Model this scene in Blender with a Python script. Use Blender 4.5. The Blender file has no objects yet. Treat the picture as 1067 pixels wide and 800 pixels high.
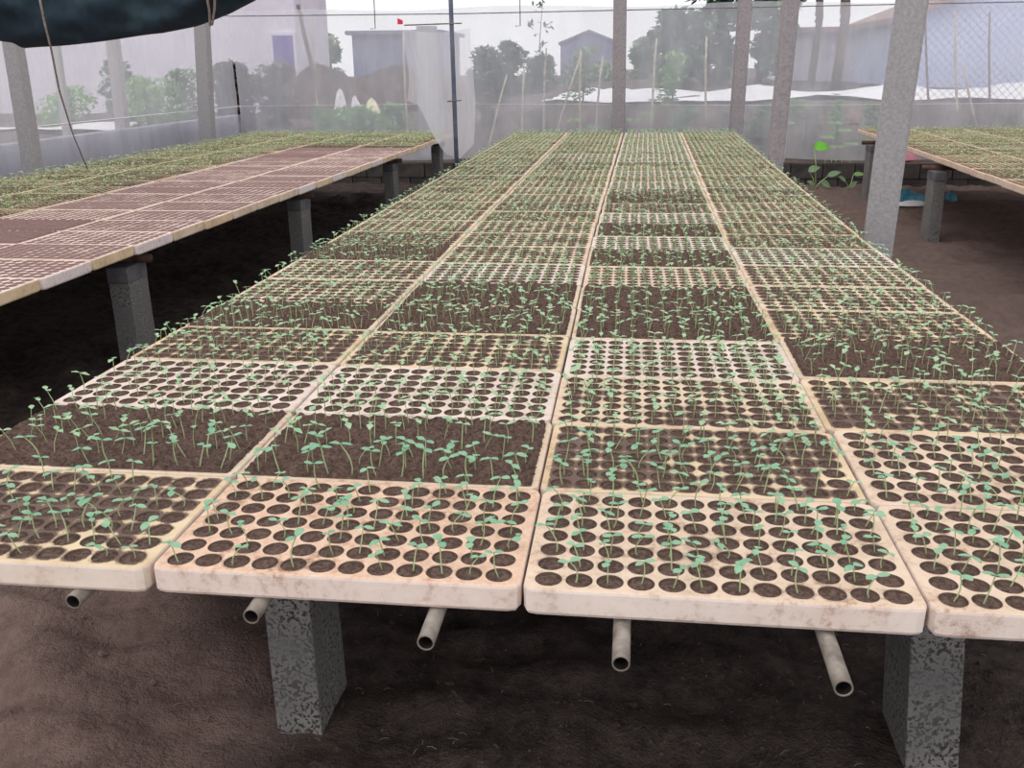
import bpy, math, random
import numpy as np
from mathutils import Vector, Matrix

C = bpy.context.scene.collection
scene = bpy.context.scene
R = random.Random(7)
NP = np.random.RandomState(11)

# ------------------------------------------------------------------ camera, sky, sun, exposure
F, PIT, ROL, YAW = 1000.0, 0.3196, -0.0099, -0.1209
CAM = np.array([0.1541, -1.2826, 0.7555])
_fwd = np.array([math.sin(YAW) * math.cos(PIT), math.cos(YAW) * math.cos(PIT), -math.sin(PIT)])
_r0 = np.array([math.cos(YAW), -math.sin(YAW), 0.0])
_u0 = np.cross(_r0, _fwd)
_rt = _r0 * math.cos(ROL) + _u0 * math.sin(ROL)
_up = -_r0 * math.sin(ROL) + _u0 * math.cos(ROL)
cd = bpy.data.cameras.new('camera')
cam = bpy.data.objects.new('camera', cd)
C.objects.link(cam)
cd.sensor_width = 36.0
cd.sensor_fit = 'HORIZONTAL'
cd.lens = F * 36.0 / 1067.0
cd.clip_start, cd.clip_end = 0.05, 500
m = Matrix.Identity(4)
for i in range(3):
    m[i][0], m[i][1], m[i][2], m[i][3] = _rt[i], _up[i], -_fwd[i], CAM[i]
cam.matrix_world = m
scene.camera = cam

w = bpy.data.worlds.new('overcast_sky')
scene.world = w
w.use_nodes = True
bg = w.node_tree.nodes['Background']
bg.inputs['Color'].default_value = (0.985, 0.98, 1.0, 1)
bg.inputs['Strength'].default_value = 1.06
sd = bpy.data.lights.new('sun', 'SUN')
sd.energy = 0.85
sd.angle = math.radians(50)
sd.color = (1.0, 0.97, 0.93)
sun = bpy.data.objects.new('sun', sd)
C.objects.link(sun)
sun.rotation_euler = (math.radians(28), math.radians(-18), 0)
vs = scene.view_settings
vs.view_transform = 'Standard'
vs.look = 'None'
vs.exposure = 0.0
vs.gamma = 1.0
vs.use_curve_mapping = False


def at(px, py, Y):
    """the point seen at a photo pixel at distance Y down the house"""
    d = _fwd * F + _rt * (px - 533.5) - _up * (py - 400)
    return CAM + d * ((Y - CAM[1]) / d[1])


def project(P):
    d = np.asarray(P) - CAM
    z = d @ _fwd
    return 533.5 + F * (d @ _rt) / z, 400 - F * (d @ _up) / z, z


# ------------------------------------------------------------------ materials
def srgb(r, g, b):
    f = lambda c: (c / 255 / 12.92) if c <= 10 else ((c / 255 + 0.055) / 1.055) ** 2.4
    return (f(r), f(g), f(b), 1.0)


class NT:
    def __init__(s, name):
        s.mat = bpy.data.materials.new(name)
        s.mat.use_nodes = True
        s.t = s.mat.node_tree
        s.t.nodes.clear()
        s.out = s.t.nodes.new('ShaderNodeOutputMaterial')

    def n(s, typ, **kw):
        nd = s.t.nodes.new(typ)
        for k, v in kw.items():
            setattr(nd, k, v)
        return nd

    def l(s, a, b):
        s.t.links.new(a, b)

    def put(s, sock, v):
        if isinstance(v, bpy.types.NodeSocket):
            s.l(v, sock)
        else:
            sock.default_value = v

    def math(s, op, a, b=0.0, c=None, clamp=False):
        nd = s.n('ShaderNodeMath', operation=op, use_clamp=clamp)
        s.put(nd.inputs[0], a)
        s.put(nd.inputs[1], b)
        if c is not None:
            s.put(nd.inputs[2], c)
        return nd.outputs[0]

    def mix(s, fac, a, b):
        nd = s.n('ShaderNodeMix', data_type='RGBA')
        s.put(nd.inputs[0], fac)
        s.put(nd.inputs[6], a)
        s.put(nd.inputs[7], b)
        return nd.outputs[2]

    def coord(s, kind='Object'):
        return s.n('ShaderNodeTexCoord').outputs[kind]

    def noise(s, vec, scale, detail=4.0, rough=0.6):
        nd = s.n('ShaderNodeTexNoise')
        s.l(vec, nd.inputs['Vector'])
        nd.inputs['Scale'].default_value = scale
        nd.inputs['Detail'].default_value = detail
        nd.inputs['Roughness'].default_value = rough
        return nd.outputs['Fac']

    def ramp(s, fac, lo, hi):
        nd = s.n('ShaderNodeMapRange', clamp=True)
        s.l(fac, nd.inputs['Value'])
        nd.inputs['From Min'].default_value = lo
        nd.inputs['From Max'].default_value = hi
        return nd.outputs[0]

    def attr(s, name):
        nd = s.n('ShaderNodeAttribute', attribute_type='OBJECT', attribute_name=name)
        return nd.outputs['Fac']

    def bump(s, h, strength, dist):
        nd = s.n('ShaderNodeBump')
        s.l(h, nd.inputs['Height'])
        nd.inputs['Strength'].default_value = strength
        nd.inputs['Distance'].default_value = dist
        return nd.outputs[0]

    def bsdf(s, col, rough=0.8, normal=None, spec=0.3, metal=0.0):
        b = s.n('ShaderNodeBsdfPrincipled')
        s.put(b.inputs['Base Color'], col)
        s.put(b.inputs['Roughness'], rough)
        s.put(b.inputs['Metallic'], metal)
        b.inputs['Specular IOR Level'].default_value = spec
        if normal is not None:
            s.l(normal, b.inputs['Normal'])
        s.l(b.outputs[0], s.out.inputs[0])
        return b


def speckled(name, a, b, scale=12.0, rough=0.85, bump=0.4, dist=0.01, lo=0.35, hi=0.68, detail=5, spec=0.2, metal=0.0, kind='Object'):
    t = NT(name)
    f = t.noise(t.coord(kind), scale, detail)
    t.bsdf(t.mix(t.ramp(f, lo, hi), a, b), rough, t.bump(f, bump, dist), spec, metal)
    return t.mat


PITCH = 0.0475
TRAY_W, TRAY_D, TRAY_H = 0.597, 0.352, 0.046


def foam_material():
    t = NT('seedling_foam')
    co = t.coord()
    sep = t.n('ShaderNodeSeparateXYZ')
    t.l(co, sep.inputs[0])
    obj_rnd = t.n('ShaderNodeObjectInfo').outputs['Random']
    off = t.n('ShaderNodeVectorMath', operation='ADD')
    comb = t.n('ShaderNodeCombineXYZ')
    t.l(t.math('MULTIPLY', obj_rnd, 37.0), comb.inputs[0])
    t.l(t.math('MULTIPLY', obj_rnd, 91.0), comb.inputs[1])
    t.l(co, off.inputs[0])
    t.l(comb.outputs[0], off.inputs[1])
    v = off.outputs[0]
    n1 = t.noise(v, 7.0, 4)
    n2 = t.noise(v, 55.0, 4, 0.7)
    n3 = t.noise(v, 260.0, 2)
    soil, tint, red = t.attr('soil'), t.attr('tint'), t.attr('red')
    white = t.mix(t.ramp(n1, 0.3, 0.7), srgb(238, 229, 228), srgb(224, 210, 208))
    tan = t.mix(t.ramp(n1, 0.3, 0.7), srgb(232, 208, 170), srgb(206, 174, 130))
    rust = t.mix(t.ramp(n2, 0.3, 0.7), srgb(234, 204, 180), srgb(214, 166, 136))
    geo = t.n('ShaderNodeNewGeometry')
    sepn = t.n('ShaderNodeSeparateXYZ')
    t.l(geo.outputs['Normal'], sepn.inputs[0])
    top = t.ramp(sepn.outputs[2], 0.7, 0.9)
    tint_here = t.math('ADD', t.math('MULTIPLY', tint, top), t.math('MULTIPLY', t.attr('side'), t.math('SUBTRACT', 1.0, top)))
    red_here = t.math('MULTIPLY', red, t.math('ADD', t.math('MULTIPLY', top, 0.75), 0.25))
    foam = t.mix(red_here, t.mix(tint_here, white, tan), rust)
    # brown dribbles and smudges
    sm = t.math('MULTIPLY', t.ramp(n2, 0.50, 0.72), t.ramp(n1, 0.40, 0.62))
    foam = t.mix(t.math('MULTIPLY', sm, 0.7), foam, srgb(150, 105, 78))
    # soil lying on the top between the cells, spreading from the cells outward
    def cell(c, n):
        u = t.math('DIVIDE', c, PITCH)
        if n % 2 == 0:
            u = t.math('ADD', u, 0.5)
        return t.math('ABSOLUTE', t.math('SUBTRACT', u, t.math('ROUND', u)))
    du, dv = cell(sep.outputs[0], 12), cell(sep.outputs[1], 7)
    d = t.math('SQRT', t.math('ADD', t.math('MULTIPLY', du, du), t.math('MULTIPLY', dv, dv)))
    lim = t.math('ADD', t.math('MULTIPLY', soil, 0.34), 0.42)
    lim = t.math('ADD', lim, t.math('MULTIPLY', t.math('SUBTRACT', n2, 0.5), 0.45))
    lim = t.math('ADD', lim, t.math('MULTIPLY', t.math('SUBTRACT', n1, 0.5), 0.9))
    cover = t.math('MULTIPLY', t.math('SUBTRACT', lim, d), 9.0, clamp=True)
    inner_x = t.ramp(t.math('ABSOLUTE', sep.outputs[0]), 0.2868, 0.2845)
    inner_y = t.ramp(t.math('ABSOLUTE', sep.outputs[1]), 0.1682, 0.1658)
    cover = t.math('MULTIPLY', t.math('MULTIPLY', cover, top), t.math('MULTIPLY', inner_x, inner_y))
    cover = t.math('MULTIPLY', cover, t.ramp(soil, 0.02, 0.2))
    dirt = t.mix(n3, srgb(84, 68, 60), srgb(134, 112, 100))
    dirt = t.mix(t.attr('sown'), dirt, t.mix(n3, srgb(130, 104, 99), srgb(184, 154, 148)))
    wallc = t.math('MULTIPLY', t.ramp(d, 0.455, 0.44), t.math('MULTIPLY', inner_x, inner_y))
    col = t.mix(t.math('MAXIMUM', cover, wallc), foam, dirt)
    h = t.math('ADD', t.math('MULTIPLY', n3, 0.4), t.math('MULTIPLY', cover, n2))
    t.bsdf(col, 0.75, t.bump(h, 0.35, 0.004), 0.25)
    return t.mat


def soil_material(name, a, b, c):
    t = NT(name)
    co = t.coord()
    rnd = t.n('ShaderNodeObjectInfo').outputs['Random']
    off = t.n('ShaderNodeVectorMath', operation='ADD')
    t.l(co, off.inputs[0])
    cb = t.n('ShaderNodeCombineXYZ')
    t.l(t.math('MULTIPLY', rnd, 13.0), cb.inputs[0])
    t.l(cb.outputs[0], off.inputs[1])
    f = t.noise(off.outputs[0], 330.0, 3, 0.75)
    g = t.noise(off.outputs[0], 110.0, 4, 0.7)
    col = t.mix(t.ramp(g, 0.42, 0.62), t.mix(t.ramp(f, 0.3, 0.7), a, b), c)
    col = t.mix(t.math('MULTIPLY', t.ramp(f, 0.66, 0.74), 0.6), col, srgb(176, 150, 134))
    t.bsdf(col, 0.95, t.bump(t.math('ADD', f, t.math('MULTIPLY', g, 1.6)), 1.0, 0.006), 0.1)
    return t.mat


def floor_material():
    """dark crumbs, their colour deepened for the shade under the benches, with trodden drier paths in the front corner and along the aisle by the thick post"""
    t = NT('packed_soil_floor')
    co = t.coord()
    a, b, c = t.noise(co, 1.6, 5), t.noise(co, 16.0, 6, 0.7), t.noise(co, 110.0, 3, 0.7)
    sep = t.n('ShaderNodeSeparateXYZ')
    t.l(co, sep.inputs[0])
    X, Y = sep.outputs[0], sep.outputs[1]
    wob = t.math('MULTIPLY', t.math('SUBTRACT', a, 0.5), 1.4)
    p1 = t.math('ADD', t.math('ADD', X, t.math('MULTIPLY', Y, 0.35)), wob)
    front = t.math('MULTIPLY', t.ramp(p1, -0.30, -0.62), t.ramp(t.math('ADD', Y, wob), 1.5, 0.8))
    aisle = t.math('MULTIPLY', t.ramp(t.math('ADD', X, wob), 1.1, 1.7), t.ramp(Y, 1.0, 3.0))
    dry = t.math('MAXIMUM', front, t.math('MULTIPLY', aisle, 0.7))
    shaded_soil = t.mix(t.ramp(b, 0.35, 0.7), srgb(56, 49, 48), srgb(96, 84, 79))  # dark crumbly soil, with shade under benches and in the aisle put into its colour
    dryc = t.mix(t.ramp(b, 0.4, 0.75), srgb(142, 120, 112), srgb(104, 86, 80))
    col = t.mix(dry, shaded_soil, dryc)
    fl = t.math('MULTIPLY', t.ramp(c, 0.60, 0.70), t.math('MULTIPLY', t.ramp(a, 0.42, 0.58), 0.6))
    col = t.mix(fl, col, srgb(140, 128, 112))
    t.bsdf(col, 0.95, t.bump(t.math('ADD', b, t.math('MULTIPLY', c, 0.4)), 0.9, 0.035), 0.1)
    return t.mat


def concrete_block_material():
    t = NT('rough_cast_concrete')
    co = t.coord()
    f = t.noise(co, 120.0, 4, 0.65)
    g = t.noise(co, 5.0, 4)
    pit = t.math('MULTIPLY', t.ramp(f, 0.47, 0.40), t.ramp(g, 0.3, 0.5))
    col = t.mix(t.ramp(g, 0.3, 0.7), srgb(120, 118, 118), srgb(150, 146, 142))
    col = t.mix(pit, col, srgb(74, 72, 73))
    t.bsdf(col, 0.9, t.bump(t.math('SUBTRACT', t.math('MULTIPLY', f, 0.6), pit), 0.9, 0.006), 0.2)
    return t.mat


def net_material(name, col, lo, hi, zs=0.25):
    """woven translucent mesh: threads scatter light, the gaps let it through"""
    t = NT(name)
    co = t.coord()
    mp = t.n('ShaderNodeMapping')
    t.l(co, mp.inputs[0])
    mp.inputs['Scale'].default_value = (1, 1, zs)
    f = t.noise(mp.outputs[0], 3.0, 5, 0.65)
    g = t.noise(mp.outputs[0], 16.0, 4, 0.6)
    op = t.math('ADD', t.math('MULTIPLY', t.ramp(f, 0.3, 0.75), hi - lo), lo)
    op = t.math('ADD', op, t.math('MULTIPLY', t.ramp(g, 0.64, 0.8), 0.16), clamp=True)
    d = t.n('ShaderNodeBsdfDiffuse')
    d.inputs[0].default_value = col
    tr = t.n('ShaderNodeBsdfTranslucent')
    tr.inputs[0].default_value = col
    ms = t.n('ShaderNodeMixShader')
    ms.inputs[0].default_value = 0.45
    t.l(d.outputs[0], ms.inputs[1])
    t.l(tr.outputs[0], ms.inputs[2])
    tp = t.n('ShaderNodeBsdfTransparent')
    m2 = t.n('ShaderNodeMixShader')
    t.l(op, m2.inputs[0])
    t.l(tp.outputs[0], m2.inputs[1])
    t.l(ms.outputs[0], m2.inputs[2])
    t.l(m2.outputs[0], t.out.inputs[0])
    return t.mat


def leaf_material(name, a, b, trans=0.3, scale=9.0):
    t = NT(name)
    f = t.noise(t.coord(), scale, 3)
    col = t.mix(t.ramp(f, 0.3, 0.7), a, b)
    p = t.n('ShaderNodeBsdfPrincipled')
    t.l(col, p.inputs['Base Color'])
    p.inputs['Roughness'].default_value = 0.55
    p.inputs['Specular IOR Level'].default_value = 0.35
    tr = t.n('ShaderNodeBsdfTranslucent')
    t.l(col, tr.inputs[0])
    ms = t.n('ShaderNodeMixShader')
    ms.inputs[0].default_value = trans
    t.l(p.outputs[0], ms.inputs[1])
    t.l(tr.outputs[0], ms.inputs[2])
    t.l(ms.outputs[0], t.out.inputs[0])
    return t.mat


M = dict(
    foam=foam_material(),
    soil=soil_material('potting_soil', srgb(64, 50, 46), srgb(126, 102, 93), srgb(138, 114, 104)),
    sown=soil_material('red_brown_sown_soil', srgb(126, 100, 96), srgb(182, 152, 147), srgb(166, 135, 130)),
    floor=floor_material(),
    block=concrete_block_material(),
    mortar=speckled('mortar', srgb(88, 88, 92), srgb(114, 113, 117), 14),
    post=speckled('cast_concrete_post', srgb(150, 148, 151), srgb(172, 169, 171), 60, 0.9, 0.35, 0.006, detail=8),
    oldpost=speckled('weathered_concrete_post', srgb(144, 138, 142), srgb(166, 159, 161), 40, 0.9, 0.35, 0.006, detail=8),
    pipe=speckled('dull_galvanised_pipe', srgb(112, 102, 94), srgb(164, 154, 144), 22, 0.5, 0.2, 0.002, metal=0.25, spec=0.4),
    bore=speckled('shaded_bore', srgb(34, 29, 28), srgb(58, 48, 43), 40),  # pipe inside, its shade put into the dark colour
    steel=speckled('blue_grey_steel', srgb(70, 76, 94), srgb(96, 102, 120), 14, 0.5, 0.1, 0.002, spec=0.4),
    timber=speckled('dark_timber', srgb(72, 54, 46), srgb(110, 84, 70), 10, 0.9),
    bamboo=speckled('dry_bamboo', srgb(176, 160, 138), srgb(208, 196, 178), 9, 0.7),
    darkstake=speckled('old_grey_stake', srgb(100, 86, 84), srgb(140, 124, 118), 9, 0.8),
    net=net_material('insect_mesh', (0.88, 0.89, 0.97, 1), 0.36, 0.56),
    plastic=net_material('loose_plastic_film', (0.90, 0.90, 0.95, 1), 0.32, 0.58, 0.12),
    wire=speckled('fence_wire', srgb(120, 112, 116), srgb(150, 142, 146), 20, 0.6),
    cord=speckled('white_cord', srgb(226, 222, 226), srgb(240, 238, 240), 20, 0.8),
    shade=None, rope=speckled('jute_rope', srgb(112, 100, 96), srgb(150, 136, 126), 60, 0.9),
    cot=leaf_material('cotyledon_green', srgb(130, 184, 148), srgb(176, 214, 178), 0.25, 30),
    cotfar=leaf_material('young_leaf_green', srgb(172, 196, 140), srgb(206, 220, 174), 0.3, 5),
    cotmid=leaf_material('bench_leaf_green', srgb(150, 196, 152), srgb(196, 222, 182), 0.25, 30),
    stem=leaf_material('pale_stem', srgb(182, 204, 150), srgb(210, 220, 178), 0.3, 30),
    wall=speckled('grey_render', srgb(136, 130, 140), srgb(168, 162, 170), 3.5, 0.95, 0.2, 0.02),
    brick=speckled('dark_damp_block', srgb(58, 54, 54), srgb(92, 86, 82), 7, 0.95, 0.5, 0.01),
    bank=speckled('bare_earth_bank', srgb(78, 68, 64), srgb(120, 106, 98), 2.5, 0.95, 0.8, 0.08),
    outside=speckled('outside_ground', srgb(150, 140, 126), srgb(186, 178, 160), 1.2, 0.95, 0.5, 0.05),
    sheet=speckled('white_mulch_film', srgb(238, 236, 240), srgb(250, 249, 252), 2.0, 0.5, 0.5, 0.05),
    lilac=speckled('lilac_render', srgb(214, 206, 222), srgb(232, 226, 238), 1.0, 0.9, 0.1, 0.02),
    blue=speckled('pale_blue_sheeting', srgb(192, 204, 244), srgb(212, 220, 250), 0.8, 0.7, 0.1, 0.02),
    slate=speckled('grey_blue_render', srgb(120, 122, 152), srgb(146, 146, 174), 0.8, 0.9, 0.1, 0.02),
    slateroof=speckled('dark_roof', srgb(112, 110, 140), srgb(132, 130, 158), 1.0, 0.9, 0.2, 0.02),
    tileroof=speckled('brown_tile_roof', srgb(150, 124, 122), srgb(176, 150, 144), 2.0, 0.9, 0.3, 0.03),
    purple=speckled('purple_shutter', srgb(92, 70, 150), srgb(116, 92, 170), 2.0, 0.7),
    leafdark=leaf_material('tree_leaf_dark', srgb(84, 108, 92), srgb(122, 146, 118), 0.2, 1.5),
    leafmid=leaf_material('tree_leaf', srgb(100, 134, 98), srgb(148, 176, 130), 0.25, 1.5),
    leaflight=leaf_material('weed_leaf', srgb(110, 160, 90), srgb(164, 200, 130), 0.3, 2.5),
    leafbright=leaf_material('bright_leaf', srgb(96, 186, 40), srgb(132, 214, 70), 0.35, 8),
    litter=speckled('old_straw', srgb(120, 110, 96), srgb(160, 148, 130), 9, 0.9),
    brushdark=leaf_material('dead_brush_leaf', srgb(72, 58, 54), srgb(108, 90, 82), 0.1, 2.0),
    drybrush=leaf_material('dry_brush_leaf', srgb(112, 98, 84), srgb(146, 138, 112), 0.15, 2.0),
    bark=speckled('bark', srgb(96, 84, 78), srgb(128, 114, 104), 8, 0.95),
    straw=speckled('dry_brush', srgb(74, 60, 56), srgb(112, 92, 84), 5, 0.95, 0.9, 0.06),
    redbag=speckled('red_plastic', srgb(232, 62, 92), srgb(244, 96, 120), 4, 0.45),
    teal=speckled('teal_tarp', srgb(44, 112, 134), srgb(110, 168, 186), 5, 0.5, 0.5, 0.02),
    sack=speckled('pale_sack', srgb(236, 232, 236), srgb(248, 246, 244), 4, 0.7),
    yellowsack=speckled('yellow_sack', srgb(244, 238, 190), srgb(250, 246, 214), 4, 0.7),
    brickred=speckled('faded_red_brick', srgb(150, 112, 108), srgb(176, 138, 130), 6, 0.95),
)


def shade_material():
    t = NT('dark_shade_cloth')
    co = t.coord()
    f = t.noise(co, 4.0, 5)
    wv = t.n('ShaderNodeTexWave')
    t.l(co, wv.inputs['Vector'])
    wv.inputs['Scale'].default_value = 60.0
    wv.inputs['Distortion'].default_value = 3.0
    col = t.mix(t.ramp(f, 0.45, 0.75), srgb(30, 44, 56), srgb(58, 78, 88))
    t.bsdf(col, 0.8, t.bump(t.math('ADD', t.math('MULTIPLY', wv.outputs['Fac'], 0.3), f), 0.6, 0.02), 0.25)
    return t.mat


M['shade'] = shade_material()


# ------------------------------------------------------------------ mesh helpers
class MB:
    def __init__(s):
        s.v, s.f = [], []

    def add(s, vs, fs):
        o = len(s.v)
        s.v += [tuple(map(float, p)) for p in vs]
        s.f += [tuple(i + o for i in f) for f in fs]

    def box(s, lo, hi):
        x0, y0, z0 = lo
        x1, y1, z1 = hi
        s.add([(x0, y0, z0), (x1, y0, z0), (x1, y1, z0), (x0, y1, z0), (x0, y0, z1), (x1, y0, z1), (x1, y1, z1), (x0, y1, z1)],
              [(3, 2, 1, 0), (4, 5, 6, 7), (0, 1, 5, 4), (1, 2, 6, 5), (2, 3, 7, 6), (3, 0, 4, 7)])

    def tube(s, pts, rad, seg=8, cap=True):
        pts = [np.asarray(p, float) for p in pts]
        rad = rad if hasattr(rad, '__len__') else [rad] * len(pts)
        o = len(s.v)
        for i, p in enumerate(pts):
            d = pts[min(i + 1, len(pts) - 1)] - pts[max(i - 1, 0)]
            d /= (np.linalg.norm(d) + 1e-9)
            a = np.cross(d, (0, 0, 1) if abs(d[2]) < 0.9 else (0, 1, 0))
            a /= np.linalg.norm(a)
            b = np.cross(d, a)
            for k in range(seg):
                t = 2 * math.pi * k / seg
                s.v.append(tuple(p + rad[i] * (math.cos(t) * a + math.sin(t) * b)))
        for i in range(len(pts) - 1):
            for k in range(seg):
                s.f.append((o + i * seg + k, o + i * seg + (k + 1) % seg, o + (i + 1) * seg + (k + 1) % seg, o + (i + 1) * seg + k))
        if cap:
            s.f.append(tuple(o + k for k in range(seg))[::-1])
            s.f.append(tuple(o + (len(pts) - 1) * seg + k for k in range(seg)))

    def grid(s, fn, nu, nv):
        o = len(s.v)
        for j in range(nv + 1):
            for i in range(nu + 1):
                s.v.append(tuple(map(float, fn(i / nu, j / nv))))
        for j in range(nv):
            for i in range(nu):
                a = o + j * (nu + 1) + i
                s.f.append((a, a + 1, a + nu + 2, a + nu + 1))

    def mesh(s, name, mat, smooth=False):
        me = bpy.data.meshes.new(name)
        me.from_pydata(s.v, [], s.f)
        if mat:
            me.materials.append(mat)
        if smooth:
            me.polygons.foreach_set('use_smooth', [True] * len(me.polygons))
        me.update()
        return me

    def build(s, name, mat, parent=None, smooth=False, loc=None, bevel=0):
        return link(name, s.mesh(name, mat, smooth), parent, loc, bevel=bevel)


def link(name, me, parent=None, loc=None, rot=None, bevel=0):
    o = bpy.data.objects.new(name, me)
    C.objects.link(o)
    if parent:
        o.parent = parent
    if loc is not None:
        o.location = loc
    if rot is not None:
        o.rotation_euler = rot
    if bevel:
        b = o.modifiers.new('bevel', 'BEVEL')
        b.width, b.segments, b.limit_method = bevel, 2, 'ANGLE'
    return o


def tag(o, label=None, cat=None, group=None, kind=None):
    for k, v in (('label', label), ('category', cat), ('group', group), ('kind', kind)):
        if v:
            o[k] = v
    return o


def empty(name, loc, label, cat, group=None, rot=None):
    o = link(name, None, None, loc, rot)
    o.empty_display_size = 0.05
    return tag(o, label, cat, group)


def fast_mesh(name, V, Q, mat, smooth=False):
    """mesh from numpy arrays of quads"""
    me = bpy.data.meshes.new(name)
    me.vertices.add(len(V))
    me.vertices.foreach_set('co', np.ascontiguousarray(V, dtype=np.float32).ravel())
    n = len(Q)
    me.loops.add(n * 4)
    me.loops.foreach_set('vertex_index', np.ascontiguousarray(Q, dtype=np.int32).ravel())
    me.polygons.add(n)
    me.polygons.foreach_set('loop_start', np.arange(0, n * 4, 4, dtype=np.int32))
    if smooth:
        me.polygons.foreach_set('use_smooth', np.ones(n, dtype=bool))
    for mt in (mat if isinstance(mat, (list, tuple)) else [mat]):
        me.materials.append(mt)
    me.update(calc_edges=True)
    return me


def hnoise(x, y, seed=0):
    """smooth lumps from a few sines"""
    s = 0.0
    rr = random.Random(seed)
    for k in range(7):
        a, ph, fr = rr.uniform(0, 6.28), rr.uniform(0, 6.28), 1.6 ** k
        s = s + np.sin((x * math.cos(a) + y * math.sin(a)) * fr * 1.7 + ph) / fr
    return s


ORD = ['zeroth', 'first', 'second', 'third', 'fourth', 'fifth', 'sixth', 'seventh', 'eighth', 'ninth', 'tenth', 'eleventh', 'twelfth',
       'thirteenth', 'fourteenth', 'fifteenth', 'sixteenth', 'seventeenth', 'eighteenth', 'nineteenth', 'twentieth']


def ordinal(n):
    if n <= 20:
        return ORD[n]
    return ('twenty-' if n < 30 else 'thirty-') + ORD[n % 10] if n % 10 else 'thirtieth'


# ------------------------------------------------------------------ the ground and the walls
FZ = -0.60


def ground_z(x, y):
    base = FZ - 0.016 * np.clip(y - 3.0, 0, 9)
    left = np.clip((-0.35 - x) / 0.5, 0, 1) * np.clip((1.4 - y) / 0.8, 0, 1)
    return base + 0.018 * hnoise(x * 3.6, y * 3.6, 3) + 0.011 * hnoise(x * 11, y * 11, 5) * np.clip(1.2 + .6 * hnoise(x * 1.7, y * 1.7, 6), .15, 2) + left * 0.03 * (1 + 0.5 * hnoise(x * 2, y * 2, 8))


nx, ny = 300, 330
gx, gy = np.linspace(-5.3, 8.0, nx), np.concatenate([np.linspace(-1.6, 2.4, 180, endpoint=False), np.linspace(2.4, 11.7, 150)])
GX, GY = np.meshgrid(gx, gy)
V = np.stack([GX, GY, ground_z(GX, GY)], -1).reshape(-1, 3)
I = np.arange(nx * ny).reshape(ny, nx)
Q = np.stack([I[:-1, :-1], I[:-1, 1:], I[1:, 1:], I[1:, :-1]], -1).reshape(-1, 4)
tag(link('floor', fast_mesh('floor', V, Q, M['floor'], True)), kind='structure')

# small clods on the soil in front
cl = MB()
for k in range(260):
    x, y = R.uniform(-1.3, 1.3), R.uniform(-0.15, 1.6)
    r = R.uniform(0.004, 0.014)
    z = float(ground_z(np.float64(x), np.float64(y))) + r * 0.2
    vs_ = []
    for (a, b, c) in ((1, 0, 0), (-1, 0, 0), (0, 1, 0), (0, -1, 0), (0, 0, 1), (0, 0, -1)):
        q = r * R.uniform(0.7, 1.2)
        vs_.append((x + a * q, y + b * q, z + c * q * 0.8))
    cl.add(vs_, [(0, 2, 4), (2, 1, 4), (1, 3, 4), (3, 0, 4), (2, 0, 5), (1, 2, 5), (3, 1, 5), (0, 3, 5)])
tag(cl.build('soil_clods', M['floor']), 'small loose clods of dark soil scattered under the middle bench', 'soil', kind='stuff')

st_ = MB()
for k in range(420):
    x, y = R.uniform(-1.0, 1.4), R.uniform(.1, 1.9)
    z = float(ground_z(np.float64(x), np.float64(y))) + .006
    a, L = R.uniform(0, 6.28), R.uniform(.003, .012)
    st_.tube([(x - L * math.cos(a), y - L * math.sin(a), z), (x, y, z + .004), (x + L * math.cos(a), y + L * math.sin(a), z + .001)], .0007, 4)
tag(st_.build('straw_litter', M['litter']), 'scattered thin dry straw bits on the dark soil under the middle bench', 'straw', kind='stuff')

YB = 11.55           # back net line
XL = -5.05           # side net line
b = MB()
b.box((XL - 0.22, -1.6, -0.75), (XL - 0.10, YB + 0.3, 0.16))
tag(b.build('wall_left', M['wall'], bevel=0.01), kind='structure')
b = MB()
b.box((XL - 0.2, YB + 0.08, -0.85), (8.0, YB + 0.20, -0.46))
wb = tag(b.build('wall_back', M['brick']), kind='structure')
bm_ = MB()
bm_.box((-0.192, -0.03, -0.09), (0.192, 0.03, 0.09))
bme = bm_.mesh('block', M['brick'])
for row in range(2):
    for k in range(33):
        x = XL + 0.1 + k * 0.398 + (0.199 if row else 0)
        if x < 7.6:
            o = link('block', bme, wb, (x, YB + 0.062 + R.uniform(-0.006, 0.006), -0.745 + row * 0.19), bevel=0)

# outside ground, the earth bank, white film
def outz(x, y):
    z = -0.5 + 0.68 * np.clip((y - 12.0) / 1.3, 0, 1) + 0.25 * np.clip((y - 14) / 30, 0, 1)
    lf = np.clip((-1.0 - x) / 2.2, 0, 1)
    return z - lf * 0.35 * np.clip((y - 12.0) / 1.3, 0, 1) + 0.03 * hnoise(x * 1.5, y * 1.5, 21)


xs, ys = np.linspace(-40, 45, 190), np.concatenate([np.linspace(YB + 0.2, 15, 40, endpoint=False), np.linspace(15, 75, 50)])
GX, GY = np.meshgrid(xs, ys)
V = np.stack([GX, GY, outz(GX, GY)], -1).reshape(-1, 3)
I = np.arange(GX.size).reshape(GX.shape)
Q = np.stack([I[:-1, :-1], I[:-1, 1:], I[1:, 1:], I[1:, :-1]], -1).reshape(-1, 4)
tag(link('ground_outside', fast_mesh('ground_outside', V, Q, M['bank'], True)), kind='structure')
b = MB()
b.grid(lambda u, v: (-40 + u * (40 + XL - 0.22), -3 + v * (YB + 3.2), -0.45 + 0.03 * float(hnoise(u * 40, v * 20, 4))), 40, 30)
tag(b.build('ground_side', M['outside'], smooth=True), kind='structure')

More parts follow.
